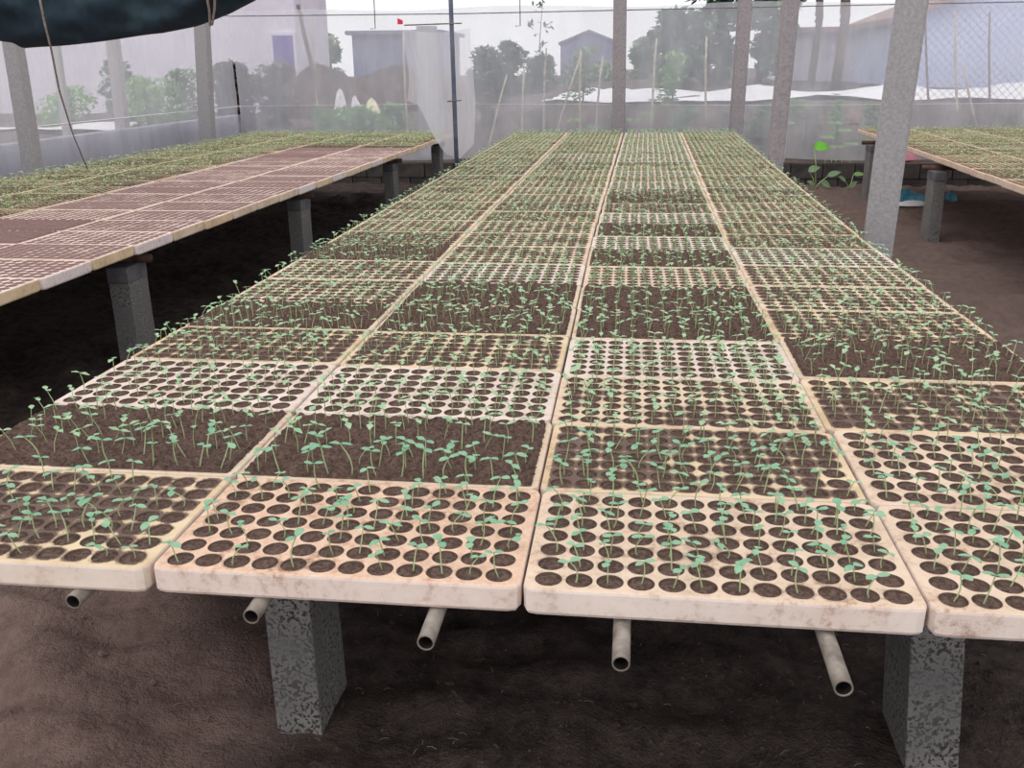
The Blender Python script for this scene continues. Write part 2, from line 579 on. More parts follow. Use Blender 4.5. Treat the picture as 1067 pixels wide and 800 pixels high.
film = MB()
film.grid(lambda u, v: ((lambda x, y: (x, y, float(outz(np.float64(x), np.float64(y))) + 0.06 + 0.06 * float(hnoise(np.float64(x * 1.4), np.float64(y * .8), 31)) * (1 if 0.02 < v < .98 else .2)))(-1.2 + u * 22, 14.0 + v * 4.2 + 1.6 * u)), 90, 16)
tag(film.build('white_plastic_film', M['sheet'], smooth=True), 'long white plastic film spread on the ground beyond the back net', 'plastic sheet')


# ------------------------------------------------------------------ trays
def tray_mesh():
    mb = MB()
    NXC, NYC, RAD, DEPTH = 12, 7, 0.0209, 0.014
    W2, D2 = NXC * PITCH / 2, NYC * PITCH / 2
    idx = {}

    def vid(x, y, z):
        k = (round(x, 5), round(y, 5), round(z, 5))
        if k not in idx:
            idx[k] = len(mb.v)
            mb.v.append((x, y, z))
        return idx[k]
    H = TRAY_H
    for i in range(NXC):
        for j in range(NYC):
            cx, cy = -W2 + (i + .5) * PITCH, -D2 + (j + .5) * PITCH
            sq, ci, lo = [], [], []
            h = PITCH / 2
            per = [(-h, -h), (-h / 3, -h), (h / 3, -h), (h, -h), (h, -h / 3), (h, h / 3), (h, h), (h / 3, h), (-h / 3, h), (-h, h), (-h, h / 3), (-h, -h / 3)]
            for (dx, dy) in per:
                sq.append(vid(cx + dx, cy + dy, H))
                t = math.atan2(dy, dx)
                ci.append(vid(cx + RAD * math.cos(t), cy + RAD * math.sin(t), H - 0.0006))
                lo.append(vid(cx + 0.0200 * math.cos(t), cy + 0.0200 * math.sin(t), H - DEPTH))
            for k in range(12):
                n = (k + 1) % 12
                mb.f.append((sq[k], sq[n], ci[n], ci[k]))
                mb.f.append((ci[k], ci[n], lo[n], lo[k]))
    # the rim and the sides
    loop = []
    for i in range(NXC * 3):
        loop.append((-W2 + i * PITCH / 3, -D2))
    for j in range(NYC * 3):
        loop.append((W2, -D2 + j * PITCH / 3))
    for i in range(NXC * 3):
        loop.append((W2 - i * PITCH / 3, D2))
    for j in range(NYC * 3):
        loop.append((-W2, D2 - j * PITCH / 3))

    def outline(x, y, inset, r):
        ax, ay = TRAY_W / 2 - inset, TRAY_D / 2 - inset
        X, Y = x / W2 * ax, y / D2 * ay
        cx, cy = ax - r, ay - r
        if abs(X) > cx and abs(Y) > cy:
            # slide onto the round corner
            dx, dy = abs(X) - cx, abs(Y) - cy
            L = math.hypot(dx, dy) or 1e-6
            X, Y = math.copysign(cx + dx / L * r, X), math.copysign(cy + dy / L * r, Y)
        return X, Y
    rings = [[vid(x, y, H) for x, y in loop]]
    for inset, z in ((0.0032, H), (0.0010, H - 0.0012), (0.0, H - 0.005), (0.0008, 0.006), (0.0045, 0.0)):
        ring = []
        for x, y in loop:
            X, Y = outline(x, y, inset, 0.017 - inset)
            ring.append(len(mb.v))
            mb.v.append((X, Y, z))
        rings.append(ring)
    n = len(loop)
    for a, c in zip(rings[:-1], rings[1:]):
        for k in range(n):
            mb.f.append((a[k], c[k], c[(k + 1) % n], a[(k + 1) % n]))
    mb.f.append(tuple(rings[-1])[::-1])
    return mb.mesh('seedling_tray', M['foam'])


TRAY = tray_mesh()
CELLS = [(-6 * PITCH + (i + .5) * PITCH, -3.5 * PITCH + (j + .5) * PITCH) for j in range(7) for i in range(12)]


def plug_geo(mb, cx, cy, seed):
    rr = random.Random(seed)
    o = len(mb.v)
    n = 10
    z0 = TRAY_H - 0.0028
    for (r, dz) in ((0.0205, -0.0012), (0.0120, 0.0)):
        for k in range(n):
            t = 2 * math.pi * (k + rr.uniform(-.2, .2)) / n
            q = r if r > .015 else r * rr.uniform(.8, 1.15)
            mb.v.append((cx + q * math.cos(t), cy + q * math.sin(t), z0 + dz + rr.uniform(-.0016, .0020)))
    mb.v.append((cx, cy, z0 + rr.uniform(-.003, .001)))
    for k in range(n):
        m_ = (k + 1) % n
        mb.f.append((o + k, o + m_, o + n + m_, o + n + k))
        mb.f.append((o + n + k, o + n + m_, o + 2 * n))


PLUGS = []
for s in range(6):
    mb = MB()
    plug_geo(mb, 0, 0, s)
    PLUGS.append(mb.mesh('soil_plug', M['soil'], True))


def fill_mesh(mat):
    mb = MB()
    for k, (x, y) in enumerate(CELLS):
        plug_geo(mb, x, y, k)
    return mb.mesh('cell_soil', mat, True)


FILL, FILL_SOWN = fill_mesh(M['soil']), fill_mesh(M['sown'])


def cover_mesh(seed, mat):
    mb = MB()
    rr = random.Random(seed)

    def fn(u, v):
        e = min(u, 1 - u) * 60 , min(v, 1 - v) * 36
        ed = min(e)
        x = (u - .5) * (TRAY_W - 0.005)
        y = (v - .5) * (TRAY_D - 0.005)
        if ed < 0.9:
            x *= rr.uniform(.978, 1)
            y *= rr.uniform(.965, 1)
        du = (x / PITCH + .5) - round(x / PITCH + .5)
        dv = y / PITCH - round(y / PITCH)
        d = math.hypot(du, dv)
        dip = -0.0105 * max(0, 1 - (d / .43) ** 4)
        z = TRAY_H + 0.0078 + dip + rr.uniform(-.0024, .0024) + 0.0007 * float(hnoise(np.float64(x * 30), np.float64(y * 30), seed))
        if ed < 0.9:
            z = TRAY_H - 0.001
        return (x, y, z)
    mb.grid(fn, 84, 50)
    return mb.mesh('soil_cover', mat, True)


COVERS = [cover_mesh(s, M['soil']) for s in (1, 2)]
COVERS_SOWN = [cover_mesh(3, M['sown'])]

# look of every tray on the middle bench: (soil spread 0..1, tan tint, rust) by row, for the four lines
A_, B_, Cc, D_ = 'MUD', 'HALF', 'TAN', 'PALE'
LOOK = {'MUD': (1.0, .7, 0), 'DARK': (.85, .7, 0), 'HALF': (.62, .9, 0), 'TAN': (.34, .7, .15), 'PALE': (.08, .30, .12), 'CREAM': (.10, .60, .30), 'RUST': (.10, .5, .85)}
ROWS = [
    ['HALF', 'RUST', 'CREAM', 'CREAM'], ['MUD', 'MUD', 'HALF', 'CREAM'], ['PALE', 'PALE', 'TAN', 'HALF'], ['HALF', 'HALF', 'PALE', 'MUD'],
    ['DARK', 'MUD', 'DARK', 'HALF'], ['TAN', 'MUD', 'DARK', 'TAN'], ['TAN', 'PALE', 'CREAM', 'TAN'], ['DARK', 'TAN', 'MUD', 'PALE'],
    ['HALF', 'TAN', 'PALE', 'HALF'], ['TAN', 'TAN', 'MUD', 'HALF'], ['TAN', 'HALF', 'PALE', 'TAN'], ['HALF', 'DARK', 'DARK', 'TAN'],
    ['TAN', 'TAN', 'MUD', 'HALF'], ['HALF', 'TAN', 'DARK', 'DARK'], ['HALF', 'TAN', 'PALE', 'TAN'], ['DARK', 'HALF', 'TAN', 'HALF'],
    ['DARK', 'TAN', 'PALE', 'TAN'], ['HALF', 'DARK', 'TAN', 'HALF'], ['DARK', 'DARK', 'DARK', 'TAN'], ['HALF', 'TAN', 'PALE', 'TAN'],
    ['TAN', 'PALE', 'PALE', 'HALF'], ['HALF', 'DARK', 'TAN', 'TAN'], ['TAN', 'TAN', 'PALE', 'TAN'], ['TAN', 'HALF', 'PALE', 'TAN'],
    ['HALF', 'TAN', 'TAN', 'TAN'], ['TAN', 'TAN', 'PALE', 'HALF'], ['HALF', 'TAN', 'TAN', 'TAN'], ['TAN', 'TAN', 'PALE', 'TAN'], ['TAN', 'HALF', 'PALE', 'TAN']]
WORDS = {'MUD': 'soil-buried foam tray', 'DARK': 'soil-smothered foam tray', 'HALF': 'soil-smeared tan foam tray', 'TAN': 'tan foam tray', 'PALE': 'pale clean foam tray',
         'CREAM': 'cream foam tray', 'RUST': 'rust-stained foam tray'}
LINES = ['outer line facing the sown bench', 'inner line facing the sown bench', 'inner line on thick-post side', 'outer line on thick-post side']
EDGE = [[.0, .365, .736, 1.113, 1.46, 1.81, 2.17, 2.54, 2.91], [.004, .365, .73, 1.10, 1.445, 1.795, 2.145, 2.52, 2.91, 3.26],
        [.0, .361, .714, 1.066, 1.424, 1.775, 2.125, 2.486, 2.836, 3.192, 3.555, 3.94, 4.32], [.0, .358, .735, 1.10, 1.474, 1.822, 2.184, 2.554, 2.936]]
for e in EDGE:
    while len(e) < 30:
        e.append(e[-1] + .3615)
NROW = 29
COLX = [-0.895, -0.292, 0.309, 0.910]
seed_cells = []     # (world point, tray info) for every sprouted cell on the middle bench


def put_tray(x, y, z, look, label, group, rot=0.0, sown=False, sx=1.0, side=None, sy=1.0):
    so, ti, re = LOOK[look]
    o = link('seedling_tray', TRAY, None, (x, y, z), (0, 0, rot))
    o.scale = (sx, sy, 1)
    o['soil'], o['tint'], o['red'], o['sown'] = float(so), float(ti), float(re), float(1 if sown else 0)
    o['side'] = float(ti * .45 if side is None else side)
    tag(o, label, 'seedling tray', group)
    return o


FRONT_NAMES = {(0, 0): 'soil-smeared tan front corner tray', (0, 1): 'rust-stained front tray', (0, 2): 'cream front tray', (0, 3): 'cream front corner tray',
               (1, 0): 'soil-buried second-row outer tray', (1, 1): 'soil-buried second-row inner tray', (1, 2): 'soil-smeared second-row tray', (1, 3): 'cream second-row corner tray',
               (2, 0): 'pale third-row outer tray', (2, 1): 'pale third-row inner tray', (2, 2): 'tan third-row tray', (2, 3): 'soil-smeared third-row tray',
               (3, 0): 'fourth-row outer tan tray', (3, 1): 'fourth-row inner tan tray', (3, 2): 'pale fourth-row tray', (3, 3): 'soil-buried fourth-row tray'}
for r in range(NROW):
    for c in range(4):
        look = ROWS[r][c]
        t_ = max(0, (r - 8) / 20)
        x = COLX[c] + R.uniform(-.002, .002) - (.012 if r >= 2 else .004 if r else 0) + t_ * (.02, .065, .115, .15)[c]
        sx = 1 + .05 * t_
        if c == 3 and 2 <= r:
            sx, x = max(1.035, sx), x + .008
        sy = (EDGE[c][r + 1] - EDGE[c][r] - .002) / TRAY_D
        y = EDGE[c][r] + sy * TRAY_D / 2
        z = -TRAY_H + R.uniform(-.001, .001)
        rot = R.uniform(-.002, .002)
        lab = '%s, %s row of middle bench, %s' % (WORDS[look], ordinal(r + 1), LINES[c])
        t = put_tray(x, y, z, look, lab, 'seedling trays on the middle bench', rot, sx=sx, sy=sy)
        if r > 8:
            t['soil'] = t['soil'] * .72
        covered = look == 'MUD' or (look == 'DARK' and r < 9)
        if covered and r < 14:
            k = link('soil_cover', COVERS[(r + c) % 2], t, (0, 0, 0), (0, 0, 0 if R.random() < .5 else math.pi))
        if r < 4 and not covered:
            for q, (cx, cy) in enumerate(CELLS):
                link('soil_plug', R.choice(PLUGS), t, (cx, cy, 0), (0, 0, R.uniform(0, 6.28)))
        else:
            k = link('cell_soil', FILL, t)
            k['kind'] = 'stuff'
        dens = {0: [.66, .62, .82, .80], 1: [.74, .76, .9, .72], 2: [.7, .75, .85, .88], 3: [.85, .85, .9, .9]}.get(r, [.9] * 4 if r < 8 else [.82] * 4)[c]
        for q, (cx, cy) in enumerate(CELLS):
            if R.random() < dens:
                ca, sa = math.cos(rot), math.sin(rot)
                jx, jy = cx * sx + R.uniform(-.006, .006), cy * sy + R.uniform(-.006, .006)
                zz = TRAY_H - .003 + (.002 if covered else 0)
                seed_cells.append((x + ca * jx - sa * jy, y + sa * jx + ca * jy, z + zz, r, c, q % 12, q // 12))

# side bench with the sown brown trays: two brown lines, two green lines, 26 rows
left_cells = []
NL = 25
LX = [-2.36, -2.935, -3.53, -4.11]
LLN = ['aisle line', 'second line', 'third line', 'net-side line']
LEDGE = [1.02 + .3615 * k for k in range(NL + 1)]
SIDE = ['HALF', 'HALF', 'HALF', 'PALE', 'HALF', 'PALE', 'TAN', 'HALF', 'TAN', 'TAN', 'TAN', 'PALE', 'HALF', 'PALE', 'TAN', 'TAN', 'PALE', 'HALF', 'TAN', 'TAN', 'HALF', 'TAN', 'TAN', 'PALE', 'TAN', 'PALE']
for r in range(NL + 1):
    for c in range(4):
        y = LEDGE[r] + TRAY_D / 2
        x = LX[c] + .016 * (y - 2) * (1 - .25 * c) + R.uniform(-.004, .004)
        brown = c < 2 and y < 8.35 or (c == 1 and y < 8.0)
        if brown:
            look = R.choice(['HALF', 'TAN', 'TAN', 'DARK', 'MUD', 'HALF', 'PALE'])
            if c == 0:
                look = ['TAN', 'TAN', 'TAN', 'TAN', 'DARK', 'PALE', 'TAN', 'HALF', 'DARK', 'TAN', 'HALF'][r] if r < 11 else R.choice(['TAN', 'HALF', 'DARK', 'TAN'])
            if c == 1:
                look = ['TAN', 'TAN', 'HALF', 'TAN', 'TAN', 'MUD', 'MUD', 'PALE', 'DARK', 'TAN', 'DARK'][r] if r < 11 else R.choice(['MUD', 'HALF', 'DARK', 'TAN'])
            kind = {'HALF': 'brown-dusted', 'TAN': 'pink-latticed', 'DARK': 'brown-smothered', 'MUD': 'wholly brown', 'PALE': 'white-latticed'}[look]
            side = {'HALF': 'tan-sided', 'TAN': 'buff-sided', 'PALE': 'white-sided'}[SIDE[r]]
            lab = '%s %s sown tray, %s row of the sown bench, %s' % (kind, side, ordinal(r + 1), LLN[c])
        else:
            look = R.choice(['HALF', 'TAN', 'HALF', 'TAN', 'DARK'])
            if r in (6, 7, 8) and c == 3:
                look = 'PALE'
            lab = 'green-sprouted foam tray, %s row of the sown bench, %s' % (ordinal(r + 1), LLN[c])
        z = -TRAY_H + R.uniform(-.002, .002)
        t = put_tray(x, y, z, look, lab, 'trays on the sown bench', R.uniform(-.004, .004), brown, 0.972,
                     {'HALF': .9, 'TAN': .65, 'PALE': 0}[SIDE[r]], 1.02)
        if brown:
            o_ = {'PALE': .30, 'TAN': .45, 'HALF': .6, 'DARK': .82, 'MUD': 1.0}[look]
            t['soil'], t['tint'], t['red'] = o_, .1, .45
        k = link('cell_soil', FILL_SOWN if brown else FILL, t)
        k['kind'] = 'stuff'
        if brown and look == 'MUD':
            link('soil_cover', COVERS_SOWN[0], t)
        if not brown:
            for (cx, cy) in CELLS:
                if R.random() < (.84 if look != 'PALE' else .45):
                    left_cells.append((x + .975 * cx + R.uniform(-.007, .007), y + cy + R.uniform(-.007, .007), z + TRAY_H - .005))

# the other side bench, green sprouted trays
right_cells = []
RX = [2.985, 3.59, 4.195, 4.80]
RLN = ['aisle line', 'second line', 'third line', 'fourth line']
NR = 18
for r in range(NR):
    y0 = 4.55 + .3615 * r
    for c in range(4):
        y = y0 + TRAY_D / 2
        x = RX[c] + .042 * (y - 6.5) + R.uniform(-.004, .004)
        look = R.choice(['TAN', 'TAN', 'HALF', 'CREAM', 'HALF'])
        z = -TRAY_H + R.uniform(-.002, .002)
        o = put_tray(x, y, z, look, '%s with sprouts, %s row behind the thick post, %s' % (WORDS[look], ordinal(r + 1), RLN[c]),
                     'trays on the bench behind the thick post', R.uniform(-.006, .006) - .03)
        if c == 0:
            o['side'], o['red'] = .55, 1.0
        k = link('cell_soil', FILL, o)
        k['kind'] = 'stuff'
        for (cx, cy) in CELLS:
            if R.random() < .8:
                right_cells.append((x + cx + .03 * cy + R.uniform(-.006, .006), y + cy - .03 * cx + R.uniform(-.006, .006), z + TRAY_H - .005))

# ------------------------------------------------------------------ seedlings
def seedling_shape(seed, segs=3, sides=4, ln=4):
    """stem rings and two cotyledons, all as quads; stem foot at the origin"""
    rr = random.Random(seed)
    hgt = rr.uniform(.030, .050)
    lean, la = rr.uniform(0, .020), rr.uniform(0, 6.28)
    cur = rr.uniform(-.006, .006)
    pts = []
    for i in range(segs + 1):
        t = i / segs
        pts.append((math.cos(la) * (lean * t * t + cur * math.sin(t * 3.1)), math.sin(la) * (lean * t * t + cur * math.sin(t * 3.1)), hgt * t - .002))
    mb = MB()
    mb.tube(pts, [.0013 - .0003 * i / segs for i in range(segs + 1)], sides, cap=False)
    leaves = []
    top = pts[-1]
    a0 = rr.uniform(0, 6.28)
    for s in range(2):
        a = a0 + s * (math.pi + rr.uniform(-.5, .5))
        L, Wd = rr.uniform(.0155, .0205), rr.uniform(.0060, .0078)
        rise = rr.uniform(-.05, .6)
        lb = MB()
        prof = [(0, .12), (.22, .7), (.5, 1.0), (.8, .78), (1.0, .15)] if ln == 4 else [(0, .15), (.45, 1.0), (1.0, .25)]
        for (t, wq) in prof:
            for e in (-1, 0, 1):
                x, yv = L * t, e * Wd * wq
                zv = L * rise * t - L * .28 * t * t + (.0012 if e else 0) + (.0008 * rr.uniform(-1, 1))
                lb.v.append((top[0] + x * math.cos(a) - yv * math.sin(a), top[1] + x * math.sin(a) + yv * math.cos(a), top[2] + zv))
        for i in range(len(prof) - 1):
            for e in range(2):
                k = i * 3 + e
                lb.f.append((k, k + 1, k + 4, k + 3))
        leaves.append(lb)
    return mb, leaves, hgt, lean


NV = 14
VAR = []
for s in range(NV):
    st, lv, hgt, lean = seedling_shape(100 + s, 4, 5)
    VAR.append((st.mesh('stem', M['stem'], True), [l.mesh('cotyledon', M['cot'], True) for l in lv], hgt, lean))

# nearest 300 in the picture stand as things of their own
vis = []
for i, sc in enumerate(seed_cells):
    px, py, dz = project((sc[0], sc[1], sc[2] + .03))
    if 4 < px < 1063 and py < 800 and sc[3] < 5:
        vis.append((dz, i))
vis.sort()
single = set(i for _, i in vis[:300])
for i, (x, y, z, r, c, q, jr) in enumerate(seed_cells):
    if i not in single:
        continue
    v = R.randrange(NV)
    st, lv, hgt, lean = VAR[v]
    s = R.uniform(.85, 1.12) * (1.12 if r >= 1 and c < 2 else 1.0)
    how = ('tall ' if hgt * s > .046 else 'short ' if hgt * s < .034 else '') + ('leaning' if lean > .011 else 'upright')
    lab = '%s seedling, %s cell row, %s cell from left, %s' % (how, ordinal(jr + 1), ordinal(q + 1), FRONT_NAMES.get((r, c), 'third-row tray'))
    e = empty('seedling', (x, y, z), lab, 'seedling', 'seedlings in the front trays', (0, 0, R.uniform(0, 6.28)))
    e.scale = (s, s, s)
    link('stem', st, e)
    for l in lv:
        link('cotyledon', l, e)


def carpet(name, cells, label, mats, lo, hi, seed, width=1.0):
    """every remaining seedling, joined"""
    rs = np.random.RandomState(seed)
    P = np.array(cells)
    parts_v, parts_q, parts_m = [], [], []
    off = 0
    which = rs.randint(0, 10, len(P))
    for s in range(10):
        st, lv, hgt, lean = seedling_shape(500 + seed * 20 + s, 2, 3, 2)
        tv = np.array(st.v)
        tq = np.array(st.f)
        mi = [0] * len(tq)
        for l in lv:
            tq = np.concatenate([tq, np.array(l.f) + len(tv)])
            tv = np.concatenate([tv, np.array(l.v)])
            mi += [1] * len(l.f)
        sel = P[which == s]
        n = len(sel)
        if not n:
            continue
        ang = rs.uniform(0, 6.28, n)
        sc = rs.uniform(lo, hi, n)
        ca, sa = np.cos(ang), np.sin(ang)
        tw = tv * np.array([width, width, 1])
        X = (ca[:, None] * tw[None, :, 0] - sa[:, None] * tw[None, :, 1]) * sc[:, None] + sel[:, 0:1]
        Y = (sa[:, None] * tw[None, :, 0] + ca[:, None] * tw[None, :, 1]) * sc[:, None] + sel[:, 1:2]
        Z = tw[None, :, 2] * sc[:, None] + sel[:, 2:3]
        parts_v.append(np.stack([X, Y, Z], -1).reshape(-1, 3))
        parts_q.append((tq[None] + (np.arange(n) * len(tv))[:, None, None]).reshape(-1, 4) + off)
        parts_m.append(np.tile(np.array(mi), n))
        off += n * len(tv)
    me = fast_mesh(name, np.concatenate(parts_v), np.concatenate(parts_q), mats, True)
    me.polygons.foreach_set('material_index', np.concatenate(parts_m).astype(np.int32))
    tag(link(name, me), label, 'seedlings', kind='stuff')


carpet('seedling_carpet', [s[:3] for i, s in enumerate(seed_cells) if i not in single],
       'the many smaller green seedlings filling the middle bench farther back', [M['stem'], M['cotmid']], .9, 1.15, 1)
carpet('seedling_carpet', left_cells, 'dense yellow-green sprouts filling the far lines of the sown bench', [M['stem'], M['cotfar']], .95, 1.2, 2, 1.15)
carpet('seedling_carpet', right_cells, 'dense pale green sprouts on the bench behind the thick post', [M['stem'], M['cotfar']], .85, 1.1, 3, 1.15)


# ------------------------------------------------------------------ benches
def leg_mesh(wx, wy, h, seed):
    mb = MB()
    rr = random.Random(seed)
    rings = []
    for z, g in ((0, 1.10), (.03, 1.04), (h * .5, 1.0), (h - .07, 1.0), (h - .065, 1.02), (h, 1.02)):
        o = len(mb.v)
        for (a, b_) in ((-1, -1), (0, -1), (1, -1), (1, 0), (1, 1), (0, 1), (-1, 1), (-1, 0)):
            mb.v.append((a * wx / 2 * g + rr.uniform(-.002, .002), b_ * wy / 2 * g + rr.uniform(-.002, .002), z))
        rings.append(o)
    for a, c in zip(rings[:-1], rings[1:]):
        for k in range(8):
            mb.f.append((a + k, a + (k + 1) % 8, c + (k + 1) % 8, c + k))
    mb.f.append(tuple(rings[-1] + k for k in range(8)))
    return mb


def bench(name, label, loc, legs, pipes, beams, legh):
    """legs (x, y, tilt), pipes (x0, y0, x1, y1), beams (x0, x1, y): in world metres"""
    root = empty(name, loc, label, 'bench', None)
    L = Vector(loc)
    zt = -TRAY_H - .0015
    rp, rb = .0135, .022
    for k, (x, y, tl, ro) in enumerate(legs):
        gz = float(ground_z(np.float64(x), np.float64(y)))
        top = zt - 2 * rp - 2 * rb
        g = leg_mesh(.098, .185, top - gz + .05, k).build('leg', M['block'], root, loc=Vector((x, y, gz - .05)) - L, bevel=.004)
        g.rotation_euler = (0, tl, ro)
        cp = MB()
        cp.box((-.052, -.0965, 0), (.052, .0965, .075))
        cp.build('mortar_cap', M['mortar'], g, loc=(0, 0, top - gz - .02), bevel=.006)
    for (x0, y0, x1, y1, zz) in pipes:
        ln = math.hypot(x1 - x0, y1 - y0)
        a = Vector((x0, y0, zt - rp + zz)) - L
        c_ = Vector((x1, y1, zt - rp)) - L
        mb = MB()
        d = (c_ - a).normalized()
        sx = Vector((d.y, -d.x, 0)).normalized()
        sz = sx.cross(d)
        seg = 14
        rings = [(a + d * .05, rp * .82), (a, rp * .82), (a, rp), (c_, rp)]
        for p, r_ in rings:
            for q in range(seg):
                t = 2 * math.pi * q / seg
                mb.v.append(tuple(p + sx * (r_ * math.cos(t)) + sz * (r_ * math.sin(t))))
        for i in range(3):
            for q in range(seg):
                mb.f.append((i * seg + q, i * seg + (q + 1) % seg, (i + 1) * seg + (q + 1) % seg, (i + 1) * seg + q))
        po = mb.build('support_pipe', M['pipe'], root, smooth=True)
        bo = MB()  # dark inner sleeve added for the shade inside the pipe mouth
        bo.tube([a + d * .05, a + d * .0015], rp * .81, 14, cap=False)
        bo.f.append(tuple(range(14)))
        bo.build('bore', M['bore'], po)
    for (x0, x1, y) in beams:
        mb = MB()
        mb.tube([Vector((x0 + (x1 - x0) * t, y + .006 * math.sin(t * 9), zt - 2 * rp - rb)) - L for t in (0, .25, .5, .75, 1)], rb, 9)
        mb.build('cross_beam', M['timber'], root, smooth=True)
    return root


ml, mbm = [], []
for k, y in enumerate((.47, 2.3, 4.2, 6.1, 8.0, 9.9)):
    for x, tl in ((-0.515, -.01), (0.792, -.085)):
        ml.append((x, y, tl if k == 0 else R.uniform(-.03, .03), R.uniform(-.05, .05) if k else 0))
    mbm.append((-1.12, 1.12, y))
px_ = [(-1.02, -.01, .0), (-.72, -.012, .0), (-.415, -.025, -.0), (-.128, -.065, -.002), (.163, -.085, -.004), (.470, -.108, -.006), (.79, -.0, 0), (1.08, .01, 0)]
bench('nursery_bench', 'long middle nursery bench of grey pipes on concrete block legs', (0, 0, FZ), ml,
      [(x, y, x * 1.0 + (.06 if abs(x) < .2 else 0), 10.45, zz) for x, y, zz in px_], mbm, .5)
ll, lb_ = [], []
for k, y in enumerate((-.0, 2.80, 5.15, 7.75, 9.85)):
    y = y + .15
    for x in (-2.20, -4.0):
        xx = x + .016 * (y - 2)
        ll.append((xx, y, R.uniform(-.02, .02), R.uniform(-.05, .05)))
    lb_.append((-4.35, -2.13 + .016 * (y - 2) + .02, y + .06))
bench('nursery_bench', 'side nursery bench on concrete legs carrying brown sown trays', (-3.2, 6, FZ), ll,
      [(x, 1.0, x + .12, 10.4, 0) for x in (-2.2, -2.5, -2.8, -3.1, -3.4, -3.7, -4.0, -4.28)], lb_, .5)
rl, rb2 = [], []
for y in (4.3, 7.3, 10.1):
    for x in (2.70, 4.7):
        xx = x + .042 * (y - 6.5)
        rl.append((xx, y, 0, .05))
    rb2.append((2.60 + .042 * (y - 6.5), 5.1 + .042 * (y - 6.5), y + .10))
bench('nursery_bench', 'side nursery bench with green trays behind the thick concrete post', (3.6, 8, FZ), rl,
      [(x - .08, 4.56, x + .19, 11.0, 0) for x in (2.78, 3.1, 3.4, 3.8, 4.2, 4.6, 4.95)], rb2, .5)


# ------------------------------------------------------------------ posts
def post(px, py, Y, wx, wy, label, mat='post', top=2.3, lean=(0, 0), rot=0.0, taper=.9, name='concrete_post', cat='post', group=None, X=None):
    p = at(px, py, Y) if X is None else (X, Y, 0)
    x = float(p[0])
    gz = float(ground_z(np.float64(x), np.float64(Y))) if Y < YB else float(outz(np.float64(x), np.float64(Y)))
    mb = MB()
    n = 9
    ch = .012
    rr = random.Random(int(px * 7))
    H = top - gz + .1
    rings = []
    for i in range(n):
        t = i / (n - 1)
        g = 1 + (taper - 1) * t
        hx, hy = wx / 2 * g, wy / 2 * g
        z = t * H - .1
        ox, oy = lean[0] * t * H + rr.uniform(-.002, .002), lean[1] * t * H
        o = len(mb.v)
        for (a, b_) in ((-hx, -hy + ch), (-hx + ch, -hy), (hx - ch, -hy), (hx, -hy + ch), (hx, hy - ch), (hx - ch, hy), (-hx + ch, hy), (-hx, hy - ch)):
            mb.v.append((a + ox, b_ + oy, z))
        rings.append(o)
    for a, c in zip(rings[:-1], rings[1:]):
        for k in range(8):
            mb.f.append((a + k, a + (k + 1) % 8, c + (k + 1) % 8, c + k))
    mb.f.append(tuple(rings[-1] + k for k in range(8)))
    o = mb.build(name, M[mat], None, loc=(x, Y, gz))
    o.rotation_euler = (0, 0, rot)
    return tag(o, label, cat, group)


POSTG = 'concrete posts of the net house'
post(913, 235, 3.80, .150, .14, 'thick pale concrete post beside the middle bench', lean=(.028, 0), rot=-.25, group=POSTG, taper=.97)
post(806, 160, 7.30, .118, .13, 'square concrete post beside the middle bench, second behind the thick one', 'oldpost', lean=(.025, 0), rot=.12, group=POSTG, taper=.98)
post(766, 132, 10.95, .150, .14, 'weathered concrete post at far corner of the middle bench', 'oldpost', lean=(.012, 0), rot=.1, group=POSTG, taper=.98)
post(645, 132, 11.2, .165, .14, 'brownish concrete post behind far end of the middle bench', 'oldpost', lean=(-.01, 0), group=POSTG, taper=.95)
post(35, 178, 6.05, .125, .13, 'pale concrete post under the dark shade cloth roll, by the side net', lean=(.0, 0), group=POSTG)
post(212, 143, 9.75, .16, .14, 'pale concrete post where the side net meets the far net', lean=(.06, 0), group=POSTG)

# thin painted steel pipe with two short cross rods
g = at(476.5, 160, 7.2)
mb = MB()
gz = float(ground_z(np.float64(g[0]), np.float64(7.2)))
mb.tube([(g[0], 7.2, gz - .05), (g[0] - .012, 7.2, .3), (g[0] - .03, 7.2, 2.2)], .019, 10)
sp = tag(mb.build('steel_pole', M['steel'], smooth=True), 'thin dark blue-grey steel pole between the two benches', 'pole')
for zz, dx0, dx1 in ((at(472, 105, 7.2)[2], -.07, .05), (at(470, 25, 7.2)[2], -.42, .07)):
    mb = MB()
    mb.tube([(g[0] + dx0, 7.18, zz - .005), (g[0] + dx1, 7.18, zz + .004)], .006, 6)
    mb.build('cross_rod', M['darkstake'], sp)
fl = MB()
ft = at(419, 24, 7.18)
fl.grid(lambda u, v: (ft[0] - .04 + .05 * u, 7.175 + .012 * math.sin(u * 4 + v), ft[2] - .01 + .05 * v * (1 - .4 * u)), 4, 4)
fl.build('red_ribbon', M['redbag'], sp)


# ------------------------------------------------------------------ nets, film, wires
def net_panel(name, p0, p1, z0, z1, mat, label, seed, cat='net', amp=.02, nu=120, nv=24):
    d = np.array([p1[0] - p0[0], p1[1] - p0[1]])
    L = np.hypot(*d)
    nrm = np.array([-d[1], d[0]]) / L
    mb = MB()

    def fn(u, v):
        s = amp * float(hnoise(np.float64(u * L * 3.0), np.float64(v * 2.0), seed))
        zz = z0 + (z1 - z0) * v + (.02 * math.sin(u * L * 2.1) if v in (0, 1) else 0)
        return (p0[0] + d[0] * u + nrm[0] * s, p0[1] + d[1] * u + nrm[1] * s, zz)
    mb.grid(fn, nu, nv)
    return tag(mb.build(name, M[mat], smooth=True), label, cat)


